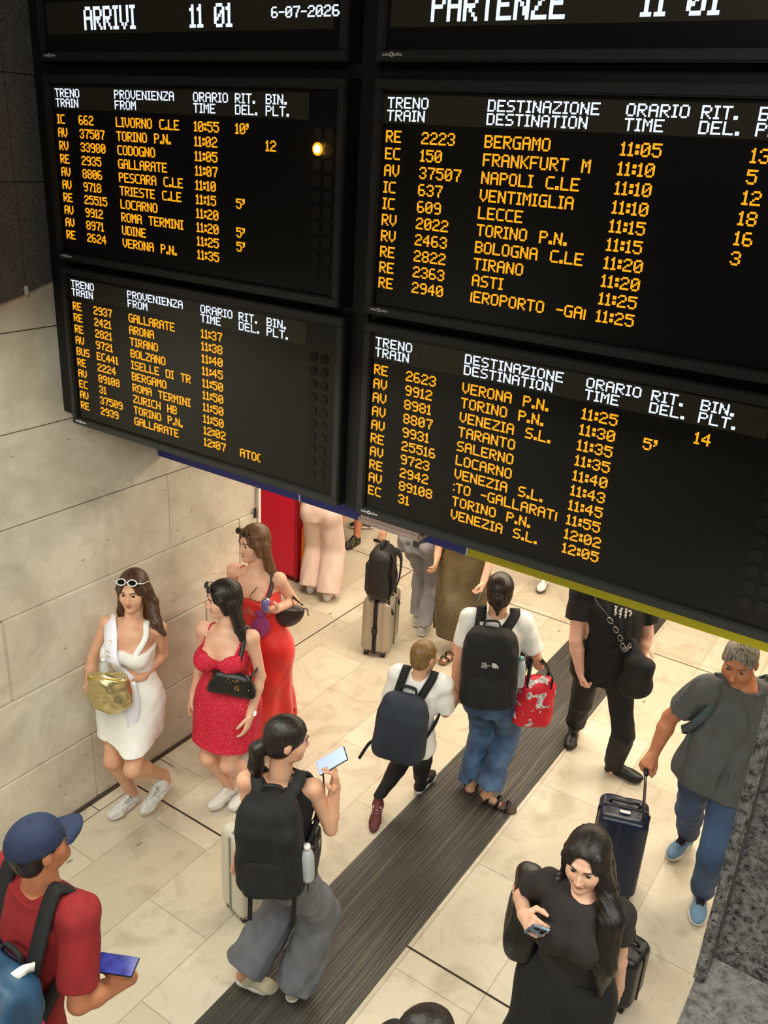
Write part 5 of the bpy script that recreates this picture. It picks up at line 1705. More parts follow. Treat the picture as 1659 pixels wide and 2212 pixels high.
cuff('bracelet', p, 'R', .9, .030, .02, M_whitefab, p.root)
# gold bag held in front
c = np.array([-3.640, 2.800, 1.045])
t = thing('handbag', 'shiny gold pouch bag held in front of the white dress', 'handbag', c - [0, 0, .12])
F = Field(c - .26, c + .26, .0055)
up = nrm([.05, 0, 1])
A = (p.tr, p.tf, (0, 0, 1.))
F.ell(c - np.array([0, 0, .02]), A, (.135, .060, .115), 0)
F.box(c + np.array([0, 0, .07]), A, (.115, .030, .045), .02, .04)
F.wrinkle(.005, 30, 8, p.tr, .5)
F.build('pouch', M_gold, t)
bm = bmesh.new()
for z_ in (.112, .098):
    add_tube(bm, smooth_path([c + p.tr * x_ + p.tf * .035 + np.array([0, 0, z_ - .3 * x_ * x_]) for x_ in (-.11, -.05, .05, .11)], 4), .005, 6)
bm_obj('zip_rim', bm, M_goldmetal, t, True)
b = c + np.array([-.035, 0, .15])
t = thing('bottle', 'small clear bottle standing out of the gold bag', 'bottle', b - [0, 0, .05])
M_clear = mat('clear_plastic', (232, 238, 242), .12, trans=.6)
tube('bottle_body', [b + [0, 0, z_] for z_ in (-.08, .0, .03, .045)], [.026, .026, .022, .012], M_clear, t, 14)
tube('bottle_cap', [b + [0, 0, .045], b + [0, 0, .065]], .014, M_whiteleather, t, 12)

# ---- woman in the dotted red mini dress
p = person('reddot', 'woman in short red dotted dress with black bag under her arm, looking sideways', 'f', 1.02, 1.0, SK_fair, .0055,
           hands=dict(R=dict(curl=(.2, .35, .25)), L=dict(curl=(.25, .4, .3))), brow=M_browd)
hair(p, p.root, H_dark, 'long', length=.10)
sunglasses(p, p.root, M_blackplastic)
m, nt, bs = node_mat('red_dotted_fabric')
tc = N(nt, 'ShaderNodeTexCoord')
vo = N(nt, 'ShaderNodeTexVoronoi', Scale=105.0)
nt.links.new(tc.outputs['Object'], vo.inputs['Vector'])
nt.links.new(ramp(nt, vo.outputs['Distance'], [(.0, lin((236, 120, 140))), (.22, lin((226, 84, 108))), (.34, lin((196, 18, 50)))]), bs.inputs['Base Color'])
bs.inputs['Roughness'].default_value = .75
M_reddot = m
F, out, nm, m_, rt = skirt(p, p.root, M_reddot, [(('z', .575), .200, .165, .01, -.01), (('z', .72), .196, .150, .0, 0), (.0, .186, .132, -.004, 0), (.25, .158, .115, 0, 0),
                                              (.46, .138, .102, 0, 0), (.62, .150, .112, .004, 0), (.70, .148, .108, .006, 0)], .0055, folds=(.045, .0, 7, 1.2, 1.5))
for sgn in (-1, 1):
    c, n_ = trunk_at(p, .66, 0)
    F.ell(c - p.tf * .014 + p.tr * sgn * .047 * p.H, (p.tr, p.tf, (0, 0, 1)), (.076, .070, .074), .025)
F.cut(p.pelvis + (p.neck - p.pelvis) * .80, p.neck - p.pelvis)
F.ell(trunk_at(p, .86, 0)[0] + p.tf * .02, (p.tr, p.tf, (0, 0, 1)), (.085, .10, .085), .01, 's')
F.wrinkle(.002, 28, 6)
F.build('mini_dress', m_, rt)
for sg in (-1, 1):
    q = [trunk_at(p, t_, a_ * sg, o_) for t_, a_, o_ in ((.76, 38, .034), (.90, 44, .018), (1.0, 80, .025), (.85, 150, .018))]
    ribbon('dress_strap', [x[0] + (np.array([0, 0, .022]) if i == 2 else 0) for i, x in enumerate(q)], [x[1] + (np.array([0, 0, 1.]) if i == 2 else 0) for i, x in enumerate(q)], .018, .005, M_reddot, p.root)
shoe(p, p.root, 'R', M_whiteleather, M_solewhite, 'sneaker', M_whitefab)
shoe(p, p.root, 'L', M_whiteleather, M_solewhite, 'sneaker', M_whitefab)
w_ = cuff('wristwatch', p, 'L', .93, .029, .016, M_whiteleather, p.root)
d_ = nrm(p.wrL - p.elL)
c = p.elL + (p.wrL - p.elL) * .93 + p.tr * -.030 + p.tf * .008
box('dial', (-.015, -.006, -.015), (.015, .006, .015), M_chrome, w_, .003, (nrm(np.cross(d_, p.tr)), p.tr, d_), c)
for s_ in 'RL':
    cuff('sock', p, s_, 2, .02, .01, M_whitefab, p.root) if False else None
c = np.array([-3.115, 3.275, 1.075])
t = thing('handbag', 'black shoulder bag with small gold studs over the red dotted dress', 'handbag', c - [0, 0, .08])
A = np.array([nrm([.90, .42, -.05]), nrm([-.42, .90, 0]), [0, 0, 1.]])
A[2] = np.cross(A[0], A[1])
F = Field(c - .22, c + .22, .0055)
F.box(c, A, (.135, .038, .075), .035, 0, taper=.18)
F.wrinkle(.0015, 30, 2)
bg = F.build('bag_body', M_blackleather, t)
bm = bmesh.new()
rs = random.Random(3)
for i in range(26):
    x_, z_ = rs.uniform(-.115, .115), rs.uniform(-.058, .055)
    q = c + A[0] * x_ * (1 - z_ * 1.2) + A[2] * z_ - A[1] * .036
    bmesh.ops.create_icosphere(bm, subdivisions=1, radius=.0042, matrix=Matrix.Translation(Vector(q)))
bm_obj('studs', bm, M_goldmetal, bg, True)
text_mesh('clasp_letter', 'G', .042, M_goldmetal, c + A[0] * .030 - A[2] * .015 - A[1] * .0405, A[0], A[2], bg, .002)
sq = [c + A[0] * -.115 + A[2] * .06, trunk_at(p, .60, -38, .075)[0], trunk_at(p, .86, -48, .035)[0], p.neck + (p.shL - p.neck) * .72 + np.array([0, 0, .058]), trunk_at(p, .80, -140, .035)[0],
      trunk_at(p, .55, -112, .075)[0], c + A[0] * .115 + A[2] * .06]
sn = [p.tf, p.tf - p.tr * .5, p.tf - p.tr * .3 + [0, 0, .6], np.array([0, 0, 1.]), -p.tf, -p.tr, -p.tr]
ribbon('shoulder_strap', sq, sn, .026, .007, M_blackleather, t)

# ---- woman in the long red dress
p = person('redlong', 'woman in long bright red dress with brown bag, behind the other two by the wall', 'f', 1.03, 1.0, SK_fair, .0055,
           hands=dict(L=dict(n=(-.3, -.2, .9), curl=(.7, .7, .5), thumb=.7), R=dict(curl=(.3, .4, .3))), brow=M_browd)
hair(p, p.root, H_light, 'long', length=.26)
sunglasses(p, p.root, mat('frame_tortoise', (92, 58, 30), .3))
M_redsatin = mat('red_dress_fabric', (226, 26, 16), .5, noise=.25, nscale=6, sheen=.3)
F, out, nm, m_, rt = skirt(p, p.root, M_redsatin, [(('z', .16), .245, .215, -.03, .02), (('z', .45), .215, .175, -.015, .01), (('z', .72), .198, .150, -.006, 0), (.05, .188, .132, -.004, 0), (.25, .160, .116, 0, 0),
                                                (.46, .142, .104, 0, 0), (.64, .154, .114, .004, 0), (.76, .152, .106, .006, 0)], .006, folds=(.085, .0, 8, .5, 1.2))
for sgn in (-1, 1):
    c, n_ = trunk_at(p, .67, 0)
    F.ell(c - p.tf * .014 + p.tr * sgn * .047 * p.H, (p.tr, p.tf, (0, 0, 1)), (.076, .070, .072), .03)
F.cut(p.pelvis + (p.neck - p.pelvis) * .79, p.neck - p.pelvis + p.tf * .05)
F.wrinkle(.002, 22, 9)
F.build('long_dress', m_, rt)
for sg in (-1, 1):
    q = [trunk_at(p, t_, a_ * sg, o_) for t_, a_, o_ in ((.74, 40, .030), (.90, 46, .014), (1.0, 80, .024), (.82, 150, .014))]
    ribbon('dress_strap', [x[0] + (np.array([0, 0, .022]) if i == 2 else 0) for i, x in enumerate(q)], [x[1] + (np.array([0, 0, 1.]) if i == 2 else 0) for i, x in enumerate(q)], .010, .004, M_redsatin, p.root)
bm = bmesh.new()
add_tube(bm, smooth_path([p.neck - p.tr * .045 + [0, 0, .035], trunk_at(p, .93, -22, .035)[0], trunk_at(p, .80, -10, .062)[0], p.wrL + nrm(p.haL - p.wrL) * .07 + [0, 0, .03]], 6), .003, 6)
bm_obj('neck_cord', bm, mat('cord_brown', (92, 66, 44), .6), p.root, True)
shoe(p, p.root, 'R', M_whiteleather, M_solewhite, 'sneaker', M_whitefab)
shoe(p, p.root, 'L', M_whiteleather, M_solewhite, 'sneaker', M_whitefab)
M_brownleather = mat('dark_brown_leather', (46, 34, 30), .38, bump=.2, bscale=90)
c = np.array([-3.325, 4.00, 1.165])
t = thing('handbag', 'dark brown crescent shoulder bag at the hip of the long red dress', 'handbag', c - [0, 0, .1])
F = Field(c - .25, c + .25, .0055)
A = np.array([nrm([.80, .60, 0]), nrm([-.60, .80, 0]), [0, 0, 1.]])
F.ell(c + A[2] * .02, A, (.140, .052, .125), 0)
F.cut(c + A[2] * .05, A[2] + A[0] * .12)
F.wrinkle(.0015, 30, 2)
F.build('bag_body', M_brownleather, t)
sq = [c - A[0] * .13 + A[2] * .06, trunk_at(p, .62, -35, .06)[0], trunk_at(p, .88, -50, .025)[0], p.neck + (p.shL - p.neck) * .70 + np.array([0, 0, .056]), trunk_at(p, .78, -140, .03)[0], c + A[0] * .13 + A[2] * .06]
sn = [p.tf, p.tf - p.tr * .4, p.tf - p.tr * .3 + [0, 0, .6], np.array([0, 0, 1.]), -p.tf, -p.tr]
ribbon('shoulder_strap', sq, sn, .024, .007, M_brownleather, t)
bm = bmesh.new()
add_tube(bm, smooth_path([c + A[0] * .135 + A[2] * .04, c + A[0] * .16 + A[2] * .03, c + A[0] * .168 - A[2] * .02], 4), .004, 6)
bm_obj('zip_pull', bm, M_brownleather, t, True)
c = np.array([-3.352, 3.800, 1.135])
t = thing('pouch', 'small purple pouch hanging beside the brown shoulder bag', 'pouch', c - [0, 0, .07])
F = Field(c - .16, c + .16, .005)
F.ell(c, A, (.058, .034, .075), 0)
F.cone(c + A[2] * .06, c + A[2] * .10, .020, .030, .02)
F.wrinkle(.004, 40, 3, (0, 0, 1))
F.build('pouch_body', mat('purple_fabric', (140, 52, 112), .6), t)
c = p.wrL + nrm(p.haL - p.wrL) * .085 + np.array([-.0, -.01, .040])
t = thing('drink_can', 'small silver and lilac can in the hand above the purple pouch', 'can', c - [0, 0, .04])
tube('can_body', [c + [0, 0, z_] for z_ in (-.05, -.045, .03, .038)], [.024, .030, .030, .024], mat('lilac_print', (128, 118, 176), .35, metal=.3), t, 18)
tube('can_lid', [c + [0, 0, .038], c + [0, 0, .042]], .024, M_chrome, t, 18)

# ---- woman walking away with the phone
p = person('phone', 'woman seen from behind in wide grey trousers looking at a raised phone', 'f', 1.0, 1.0, SK_light, .0055,
           hands=dict(R=dict(n=(-.6, -.5, .3), curl=(.5, .7, .5), thumb=.9), L=dict(curl=(.9, 1.0, .6))), brow=M_browd)
hair(p, p.root, H_dark, 'pony', length=.24)
tshirt(p, p.root, M_blackfab, hem=.02, sleeve=.10, loose=.010, name='tank_top', flare=.0, neck_r=.075)
M_greywool = mat('grey_trouser_fabric', (112, 114, 120), .85, noise=.3, nscale=9, bump=.2, bscale=120)
trousers(p, p.root, M_greywool, top=.26, rt=.090, rk=.098, ra=.112, end=1.0, name='wide_trousers', wr=.005)
shoe(p, p.root, 'R', mat('cream_slipper', (206, 196, 170), .6), M_solewhite, 'slim')
shoe(p, p.root, 'L', MATS['cream_slipper'], M_solewhite, 'slim')
cuff('bracelet', p, 'R', .88, .026, .018, mat('pale_band', (200, 198, 204), .4), p.root)
bp_, c_, A_, dep_, hg_, w_ = backpack('large black backpack with a water bottle in its side pocket, worn by the phone user', p, M_blackfab, M_blackfab2, .60, .142, .250, .10, .015, wr=.004, shift=-.05)
for x_ in (-.75, .70):
    ribbon('loose_strap', [c_ + A_[0] * w_ * x_ - A_[2] * hg_ * .8 + A_[1] * .02, c_ + A_[0] * w_ * x_ - A_[2] * (hg_ + .06) + A_[1] * .05, c_ + A_[0] * w_ * (x_ + .05) - A_[2] * (hg_ + .18) + A_[1] * .05],
           [A_[1]] * 3, .022, .004, M_blackfab2, bp_)
b = c_ + A_[0] * (w_ + .028) * (1 if (A_[0] @ p.tr) > 0 else -1) - A_[2] * .06 + A_[1] * .03
t = thing('water_bottle', 'clear water bottle in the side pocket of the large black backpack', 'bottle', b - A_[2] * .1)
tube('bottle_body', [b + A_[2] * z_ for z_ in (-.10, -.09, .03, .055, .075)], [.028, .032, .032, .026, .013], M_clear, t, 16)
tube('bottle_cap', [b + A_[2] * .075, b + A_[2] * .098], .0155, M_whiteleather, t, 14)
hd = nrm(p.haR - p.wrR)
c = p.wrR + hd * .115 + np.array([-.02, .0, .035])
ph_dir = nrm([.58, .42, .55])
ph_n = nrm(np.array([-.15, -.62, .62]) - ph_dir * (np.array([-.15, -.62, .62]) @ ph_dir))
M_scr1 = mat('screen_lilac', (150, 165, 225), .25, emit=(170, 185, 250), estr=.85)
phone_obj('phone', 'phone with a bright lilac screen held up by the woman in wide trousers', c, (np.cross(ph_dir, ph_n), ph_dir, ph_n), M_blackplastic, M_scr1, (.038, .080, .0045))
q = [c - ph_dir * .06 - ph_n * .01, p.wrR + np.array([-.035, -.03, -.12]), p.elR + np.array([-.10, -.03, -.02]), trunk_at(p, .10, 110, .11)[0]]
t = thing('phone_strap', 'black cord strap running from the raised phone down to the hip', 'strap', q[-1])
ribbon('strap', q, [p.tr] * 4, .014, .005, M_blackfab2, t)
c = np.array([-1.955, 2.585, .975])
t = thing('crossbody_bag', 'small black crossbody bag at the right hip of the phone user', 'bag', c - [0, 0, .1])
F = Field(c - .2, c + .2, .0055)
F.box(c, (p.tf, p.tr, (0, 0, 1.)), (.085, .032, .105), .025, 0)
F.wrinkle(.002, 30, 4)
F.build('bag_body', M_blackleather, t)
ribbon('bag_strap', [c + [0, 0, .10], trunk_at(p, .70, 70, .06)[0], p.neck + (p.shR - p.neck) * .45 + [0, 0, .058], trunk_at(p, .80, 170, .03)[0]], [p.tr, p.tr, np.array([0, 0, 1.]), -p.tf], .018, .005, M_blackleather, t)
box('buckle', (-.012, -.004, -.02), (.012, .004, .02), M_chrome, t, .002, (p.tf, p.tr, (0, 0, 1.)), c + p.tr * .035 + np.array([0, 0, .06]))
M_cream = mat('cream_shell', (214, 208, 192), .4, noise=.06, nscale=6)
suitcase('cream hard suitcase rolled at the left side of the woman with wide trousers', (-2.575, 2.90, 0), -13, .38, .23, .56, M_cream, mat('cream_trim', (150, 146, 136), .5), M_wheel, handle=.03, m_rod=M_rod)

# ---- man in the cap
p = person('capman', 'man in blue cap and red t-shirt seen from behind at the lower left', 'm', 1.0, 1.0, SK_tan, .0055,
           hands=dict(R=dict(n=(-.25, -.1, .95), curl=(.35, .5, .4), thumb=.9)), brow=M_browd)
hair(p, p.root, H_dark, 'crop')
M_redtee = mat('red_jersey', (146, 28, 32), .85, noise=.2, nscale=8, bump=.15, bscale=140)
tshirt(p, p.root, M_redtee, hem=-.12, sleeve=.80, loose=.016, wr=.003, srad=.012)
M_redshort = mat('red_shorts_fabric', (120, 22, 30), .85)
trousers(p, p.root, M_redshort, top=.12, rt=.095, rk=.088, ra=.05, end=-.15, name='shorts')
for s_ in 'RL':
    shoe(p, p.root, s_, M_blackfab2, M_solewhite, 'sneaker', M_whitefab)
M_cap = mat('navy_cap_fabric', (32, 44, 76), .8, noise=.2, nscale=25, bump=.2, bscale=160)
F = Field(p.head - .22, p.head + .25, .0055)
ax = (p.hr, p.hf, p.hu)
F.ell(HP(p, 0, -.012, .034), ax, (.089, .108, .102), 0)
F.cut(HP(p, 0, 0, .022), -p.hu - p.hf * .10)
F.cone(HP(p, 0, -.01, .135), HP(p, 0, -.01, .139), .007, .007, .004)
cp = F.build('cap', M_cap, p.root)
bm = bmesh.new()
rows_ = []
for i in range(7):
    u_ = i / 6
    row = []
    for j in range(11):
        a_ = (j / 10 - .5) * 2
        x_ = a_ * (.082 - .012 * u_ * u_)
        y_ = .052 + math.sqrt(max(0, 1 - (a_ * .93) ** 2)) * (.036 + .085 * u_)
        row.append((x_, y_, .036 - .022 * a_ * a_ - .016 * u_))
    rows_.append(row)
top_ = [[bm.verts.new(tuple(HP(p, *q))) for q in r] for r in rows_]
bot_ = [[bm.verts.new(tuple(HP(p, q[0], q[1], q[2] - .005))) for q in r] for r in rows_]
for i in range(6):
    for j in range(10):
        bm.faces.new((top_[i][j], top_[i][j + 1], top_[i + 1][j + 1], top_[i + 1][j]))
        bm.faces.new((bot_[i][j], bot_[i + 1][j], bot_[i + 1][j + 1], bot_[i][j + 1]))
for j in range(10):
    bm.faces.new((top_[6][j], top_[6][j + 1], bot_[6][j + 1], bot_[6][j]))
    bm.faces.new((top_[0][j + 1], top_[0][j], bot_[0][j], bot_[0][j + 1]))
for i in range(6):
    bm.faces.new((top_[i + 1][0], top_[i][0], bot_[i][0], bot_[i + 1][0]))
    bm.faces.new((top_[i][10], top_[i + 1][10], bot_[i + 1][10], bot_[i][10]))
bm_obj('cap_brim', bm, M_cap, cp, True)
M_bluebag = mat('blue_nylon', (38, 80, 112), .5, col2=(20, 48, 76), nscale=4, bump=.3, bscale=14)
M_pinkbag = mat('pink_nylon', (178, 30, 92), .6)
bp_, c_, A_, dep_, hg_, w_ = backpack('blue backpack with pink pocket band worn over the red t-shirt', p, M_bluebag, M_bluebag, .44, .185, .235, .11, .02, strapm=M_blackfab2, wr=.004, strap_w=.06, pocket=False, shift=-.09)
F = Field(c_ - .42, c_ + .42, .0065)
F.box(c_ - A_[2] * hg_ * .45 + A_[1] * dep_ * .22, A_, (w_ * 1.04, dep_ * 1.07, hg_ * .48), .05, 0)
F.build('front_pocket', mat('dark_blue_nylon', (16, 36, 60), .6), bp_)
F = Field(c_ - .42, c_ + .42, .0065)
F.box(c_ + A_[2] * hg_ * .13 + A_[1] * dep_ * .20, A_, (w_ * 1.05, dep_ * 1.10, .024), .02, 0)
F.build('pink_band', M_pinkbag, bp_)
ribbon('buckle_tab', [c_ + A_[2] * hg_ * .92 - A_[0] * .07, c_ + A_[2] * (hg_ * .92 + .035) - A_[0] * .09 - A_[1] * .03, c_ + A_[2] * (hg_ + .02) - A_[0] * .105 - A_[1] * .07], [A_[1]] * 3, .035, .01, M_whiteleather, bp_)
hd = nrm(p.haR - p.wrR)
c = p.wrR + hd * .125 + np.array([0, .0, .052])
fw_ = nrm([.88, .36, .10])
nn_ = nrm(np.array([-.15, -.30, .92]) - fw_ * (np.array([-.15, -.30, .92]) @ fw_))
M_scr2 = mat('screen_dark_blue', (60, 64, 140), .2, col2=(20, 26, 50), nscale=22, emit=(70, 76, 190), estr=.25)
phone_obj('phone', 'phone with a dark blue screen in the hand of the man in the cap', c, (np.cross(fw_, nn_), fw_, nn_), M_blackplastic, M_scr2, (.038, .080, .0045))

# ---- boy with the navy backpack
p = person('boy', 'boy in white shirt and black trousers holding the hand of the woman in jeans', 'm', .98, 1.13, SK_light, .0055,
           hands=dict(R=dict(curl=(.7, .8, .5), s=.95), L=dict(s=.95)), brow=M_browd)
hair(p, p.root, H_blond, 'short')
tshirt(p, p.root, M_whitefab, hem=-.10, sleeve=.92, loose=.012, wr=.003, srad=.008)
trousers(p, p.root, M_blackfab2, top=.14, rt=.058, rk=.050, ra=.042, end=.92)
M_blackshoe = mat('black_knit', (24, 22, 24), .7)
M_redtrim = mat('dark_red_knit', (112, 48, 52), .6, noise=.4, nscale=30)
for s_ in 'RL':
    o = shoe(p, p.root, s_, M_blackshoe if s_ == 'R' else M_redtrim, M_solewhite, 'sneaker', M_whitefab, 1.12)
bp_, c_, A_, dep_, hg_, w_ = backpack('navy blue school backpack on the boy', p, mat('navy_nylon', (38, 46, 60), .75, noise=.2, nscale=12, bump=.2, bscale=90), mat('navy_nylon_pocket', (34, 41, 54), .75, noise=.2, nscale=12),
                                     .46, .150, .225, .085, .012, strapm=M_blackfab2, strap_w=.05, drop=.02)
ribbon('loose_strap', [c_ - A_[0] * w_ * .9 * (1 if A_[0] @ p.tr > 0 else -1) - A_[2] * hg_ * .6, c_ - (A_[0] * w_ * 1.25) * (1 if A_[0] @ p.tr > 0 else -1) - A_[2] * hg_ * .85, c_ - (A_[0] * w_ * 1.6) * (1 if A_[0] @ p.tr > 0 else -1) - A_[2] * (hg_ + .10)],
       [A_[1]] * 3, .020, .005, M_blackfab2, bp_)

# ---- woman in jeans
p = person('jeans', 'woman in jeans walking away on the dark walkway, hand in hand with a boy', 'f', 1.06, 1.0, SK_light, .0055,
           hands=dict(L=dict(curl=(.7, .8, .5)), R=dict(curl=(.8, .8, .5))), brow=M_browd)
hair(p, p.root, hair_mat('hair_tied_dark', (22, 16, 15), (54, 38, 32), .35), 'tied')
tshirt(p, p.root, M_whitefab, hem=-.02, sleeve=.62, loose=.016, wr=.0025, srad=.014)
trousers(p, p.root, M_denim, top=.16, rt=.084, rk=.082, ra=.086, end=.97, name='jeans', wr=.005)
for s_ in 'RL':
    shoe(p, p.root, s_, M_blackleather, mat('sandal_brown', (70, 50, 40), .6), 'sandal')
bp_, c_, A_, dep_, hg_, w_ = backpack('black backpack with a white dome logo on the woman in jeans', p, M_blackfab, M_blackfab2, .57, .160, .265, .095, .012, wr=.003, strap_w=.062)
ribbon('webbing_stripe', [c_ + A_[2] * hg_ * .90 - A_[1] * .045 - A_[0] * .055 * (1 if A_[0] @ p.tr > 0 else -1), c_ + A_[2] * hg_ * 1.03 - A_[1] * .07 - A_[0] * .06 * (1 if A_[0] @ p.tr > 0 else -1)], [A_[2] + A_[1], A_[2] + A_[1]], .028, .02, mat('pale_webbing', (206, 196, 188), .7), bp_)
# logo: quarter dome of three bands with three short lines of lettering at its left
rx = A_[0] * (1 if A_[0] @ p.tr > 0 else -1)
lo_ = c_ + A_[1] * (dep_ * 1.15 + .012) + A_[2] * .075 + rx * .010
bm = bmesh.new()
for r0, r1 in ((.010, .017), (.021, .028), (.032, .039)):
    for k in range(8):
        a0_, a1_ = PI / 2 * k / 8, PI / 2 * (k + 1) / 8
        vv = []
        for dpt in (0, .003):
            for r_, a_ in ((r0, a0_), (r1, a0_), (r1, a1_), (r0, a1_)):
                vv.append(bm.verts.new(tuple(lo_ + rx * r_ * math.cos(a_) + A_[2] * r_ * math.sin(a_) * .85 + A_[1] * dpt)))
        for f_ in ((0, 1, 2, 3), (7, 6, 5, 4), (0, 4, 5, 1), (1, 5, 6, 2), (2, 6, 7, 3), (3, 7, 4, 0)):
            bm.faces.new([vv[i] for i in f_])
lg = bm_obj('logo_dome', bm, M_whiteleather, bp_)
for i, w__ in enumerate(('THE', 'NORTH', 'FACE')):
    text_mesh('logo_lettering', w__, .015, M_whiteleather, lo_ - rx * .062 + A_[2] * (.022 - .013 * i) + A_[1] * .001, rx, A_[2], lg)
b = c_ + rx * (w_ + .030) - A_[2] * .02 - A_[1] * .01
t = thing('water_bottle', 'clear water bottle in the side pocket of the black backpack with the logo', 'bottle', b - A_[2] * .1)
tube('bottle_body', [b + A_[2] * z_ for z_ in (-.10, -.09, .04, .065, .085)], [.028, .032, .032, .026, .013], M_clear, t, 16)
tube('bottle_cap', [b + A_[2] * .085, b + A_[2] * .105], .0155, mat('cap_blue', (120, 170, 190), .4), t, 14)
# red printed bag on the forearm
m, nt, bs = node_mat('red_printed_fabric')
tc = N(nt, 'ShaderNodeTexCoord')
n1 = N(nt, 'ShaderNodeTexNoise', Scale=15.0, Detail=2.0, Distortion=.4)
n2 = N(nt, 'ShaderNodeTexNoise', Scale=60.0, Detail=3.0)
for n_ in (n1, n2):
    nt.links.new(tc.outputs['Object'], n_.inputs['Vector'])
msk = ramp(nt, n1.outputs['Fac'], [(.0, (0, 0, 0)), (.565, (0, 0, 0)), (.585, (1, 1, 1))])
pc = ramp(nt, n2.outputs['Fac'], [(.35, lin((120, 110, 112))), (.6, lin((226, 216, 214)))])
nt.links.new(mix(nt, msk, lin((206, 26, 46)), pc), bs.inputs['Base Color'])
bs.inputs['Roughness'].default_value = .55
c = np.array([-1.668, 4.475, .925])
t = thing('lunch_bag', 'red printed bag with black handles hanging on the forearm of the woman in jeans', 'bag', c - [0, 0, .2])
A = np.array([nrm([.80, .60, 0]), nrm([-.60, .80, 0]), [0, 0, 1.]])
F = Field(c - .32, c + .32, .006)
F.box(c, A, (.118, .075, .175), .065, 0, taper=.08)
F.wrinkle(.004, 22, 12, (0, 0, 1), .6)
F.build('bag_body', m, t)
fm = p.elR + (p.wrR - p.elR) * .35
for sg in (-1, 1):
    ribbon('carry_handle', [c + A[0] * -.075 + A[1] * .05 * sg + [0, 0, .13], c + A[0] * -.07 + A[1] * .045 * sg + [0, 0, .22], fm + [0, 0, .042] + A[1] * .02 * sg, c + A[0] * .07 + A[1] * .045 * sg + [0, 0, .22], c + A[0] * .075 + A[1] * .05 * sg + [0, 0, .13]],
           [-A[0], -A[0] + [0, 0, .5], np.array([0, 0, 1.]), A[0] + [0, 0, .5], A[0]], .035, .007, M_blackfab2, t)

# ---- person in the black t-shirt
p = person('blacktee', 'person in black t-shirt and trousers with a black bag on a chain', 'm', 1.12, 1.0, SK_pale, .0058,
           hands=dict(R=dict(curl=(.9, 1.0, .6)), L=dict(curl=(.5, .7, .4))), brow=M_browd)
hair(p, p.root, H_brown, 'bob')
tshirt(p, p.root, M_blackfab, hem=-.16, sleeve=.56, loose=.022, wr=.003, srad=.020)
trousers(p, p.root, M_blackfab2, top=.12, rt=.080, rk=.070, ra=.066, end=.97)
for s_ in 'RL':
    shoe(p, p.root, s_, M_blackleather, M_soleblack, 'shoe')
bm = bmesh.new()
rs = random.Random(8)
for i in range(11):
    a_, t_ = -2 + (i % 4) * -8, .90 - (i // 4) * .030 - (i % 4) * .010
    q, n_ = trunk_at(p, t_, a_, .042)
    r_ = nrm(np.cross(n_, (0, 0, 1.)))
    u_ = nrm(np.array([0, 0, 1.]) + r_ * rs.uniform(-.6, .6))
    add_box(bm, (-.004, -.003, -.016 * rs.uniform(.5, 1.1)), (.004, .004, .012), 0, (np.cross(n_, u_), n_, u_), q)
    if i % 3 != 1:
        add_box(bm, (-.004, -.003, .006), (.013, .004, .012), 0, (np.cross(n_, u_), n_, u_), q)
bm_obj('chest_print', bm, M_whiteleather, p.root)
c = np.array([-1.235, 5.125, .99])
t = thing('shoulder_bag', 'soft black bag hanging on a chunky chain beside the person in black', 'bag', c - [0, 0, .2])
A = np.array([nrm([.84, .54, 0]), nrm([-.54, .84, 0]), [0, 0, 1.]])
F = Field(c - .3, c + .3, .006)
F.box(c - [0, 0, .04], A, (.095, .055, .14), .05, 0, taper=-.05)
F.ell(c - np.array([0, 0, .11]), A, (.110, .062, .09), .05)
F.cone(c + [-.03, 0, .1], c + [-.07, 0, .2], .05, .02, .05)
F.wrinkle(.004, 20, 3)
F.build('bag_body', M_blackfab2, t)
q = [c + [-.07, -.02, .19], trunk_at(p, .46, -24, .075)[0], trunk_at(p, .62, -12, .06)[0], trunk_at(p, .80, 8, .048)[0], trunk_at(p, .95, 40, .05)[0], p.neck + (p.shR - p.neck) * .5 + [0, 0, .065]]
pth = smooth_path(q, 8)
ribbon('bag_strap', q, [p.tf] * 4 + [p.tf + [0, 0, .5], np.array([0, 0, 1.])], .016, .005, M_blackleather, t)
bm = bmesh.new()
for i in (2, 5, 8, 11, 15, 19, 23):
    cc, dd = pth[i] + p.tf * .010, nrm(pth[i + 1] - pth[i])
    sd = nrm(np.cross(dd, p.tf))
    add_tube(bm, [cc + sd * .013 * math.cos(a_) + dd * .022 * math.sin(a_) for a_ in np.linspace(0, 2 * PI, 13)], .0038, 6)
bm_obj('chain_links', bm, mat('dull_steel', (150, 148, 146), .3, metal=.8), t, True)

# ---- man in the grey t-shirt
p = person('greyman', 'grey haired man in grey t-shirt and jeans pulling a dark blue suitcase', 'm', 1.04, 1.07, SK_tan, .0055,
           hands=dict(R=dict(n=(-.2, -.3, -.9), curl=(1.0, 1.2, .8), thumb=.3), L=dict()), brow=mat('brow_grey', (90, 74, 62), .8))
hair(p, p.root, H_grey, 'crop')
M_greytee = mat('grey_jersey', (82, 84, 86), .85, noise=.2, nscale=10, bump=.15, bscale=140)
tshirt(p, p.root, M_greytee, hem=-.12, sleeve=.66, loose=.024, wr=.004, srad=.016, flare=.040)
q0, n0 = trunk_at(p, .70, -38, .062)
box('chest_pocket', (-.052, -.003, -.06), (.052, .004, .05), mat('pocket_dark', (44, 45, 48), .85), p.root, .002, (nrm(np.cross(n0, (0, 0, 1.))), n0, (0, 0, 1.)), q0)
trousers(p, p.root, M_denim2, top=.06, rt=.074, rk=.068, ra=.058, end=.97, name='jeans', wr=.004)
M_blueshoe = mat('blue_mesh', (112, 152, 184), .6, noise=.25, nscale=90)
M_redlace = mat('black_red_laces', (190, 40, 40), .6, col2=(20, 20, 22), nscale=60, thr=(.45, .5))
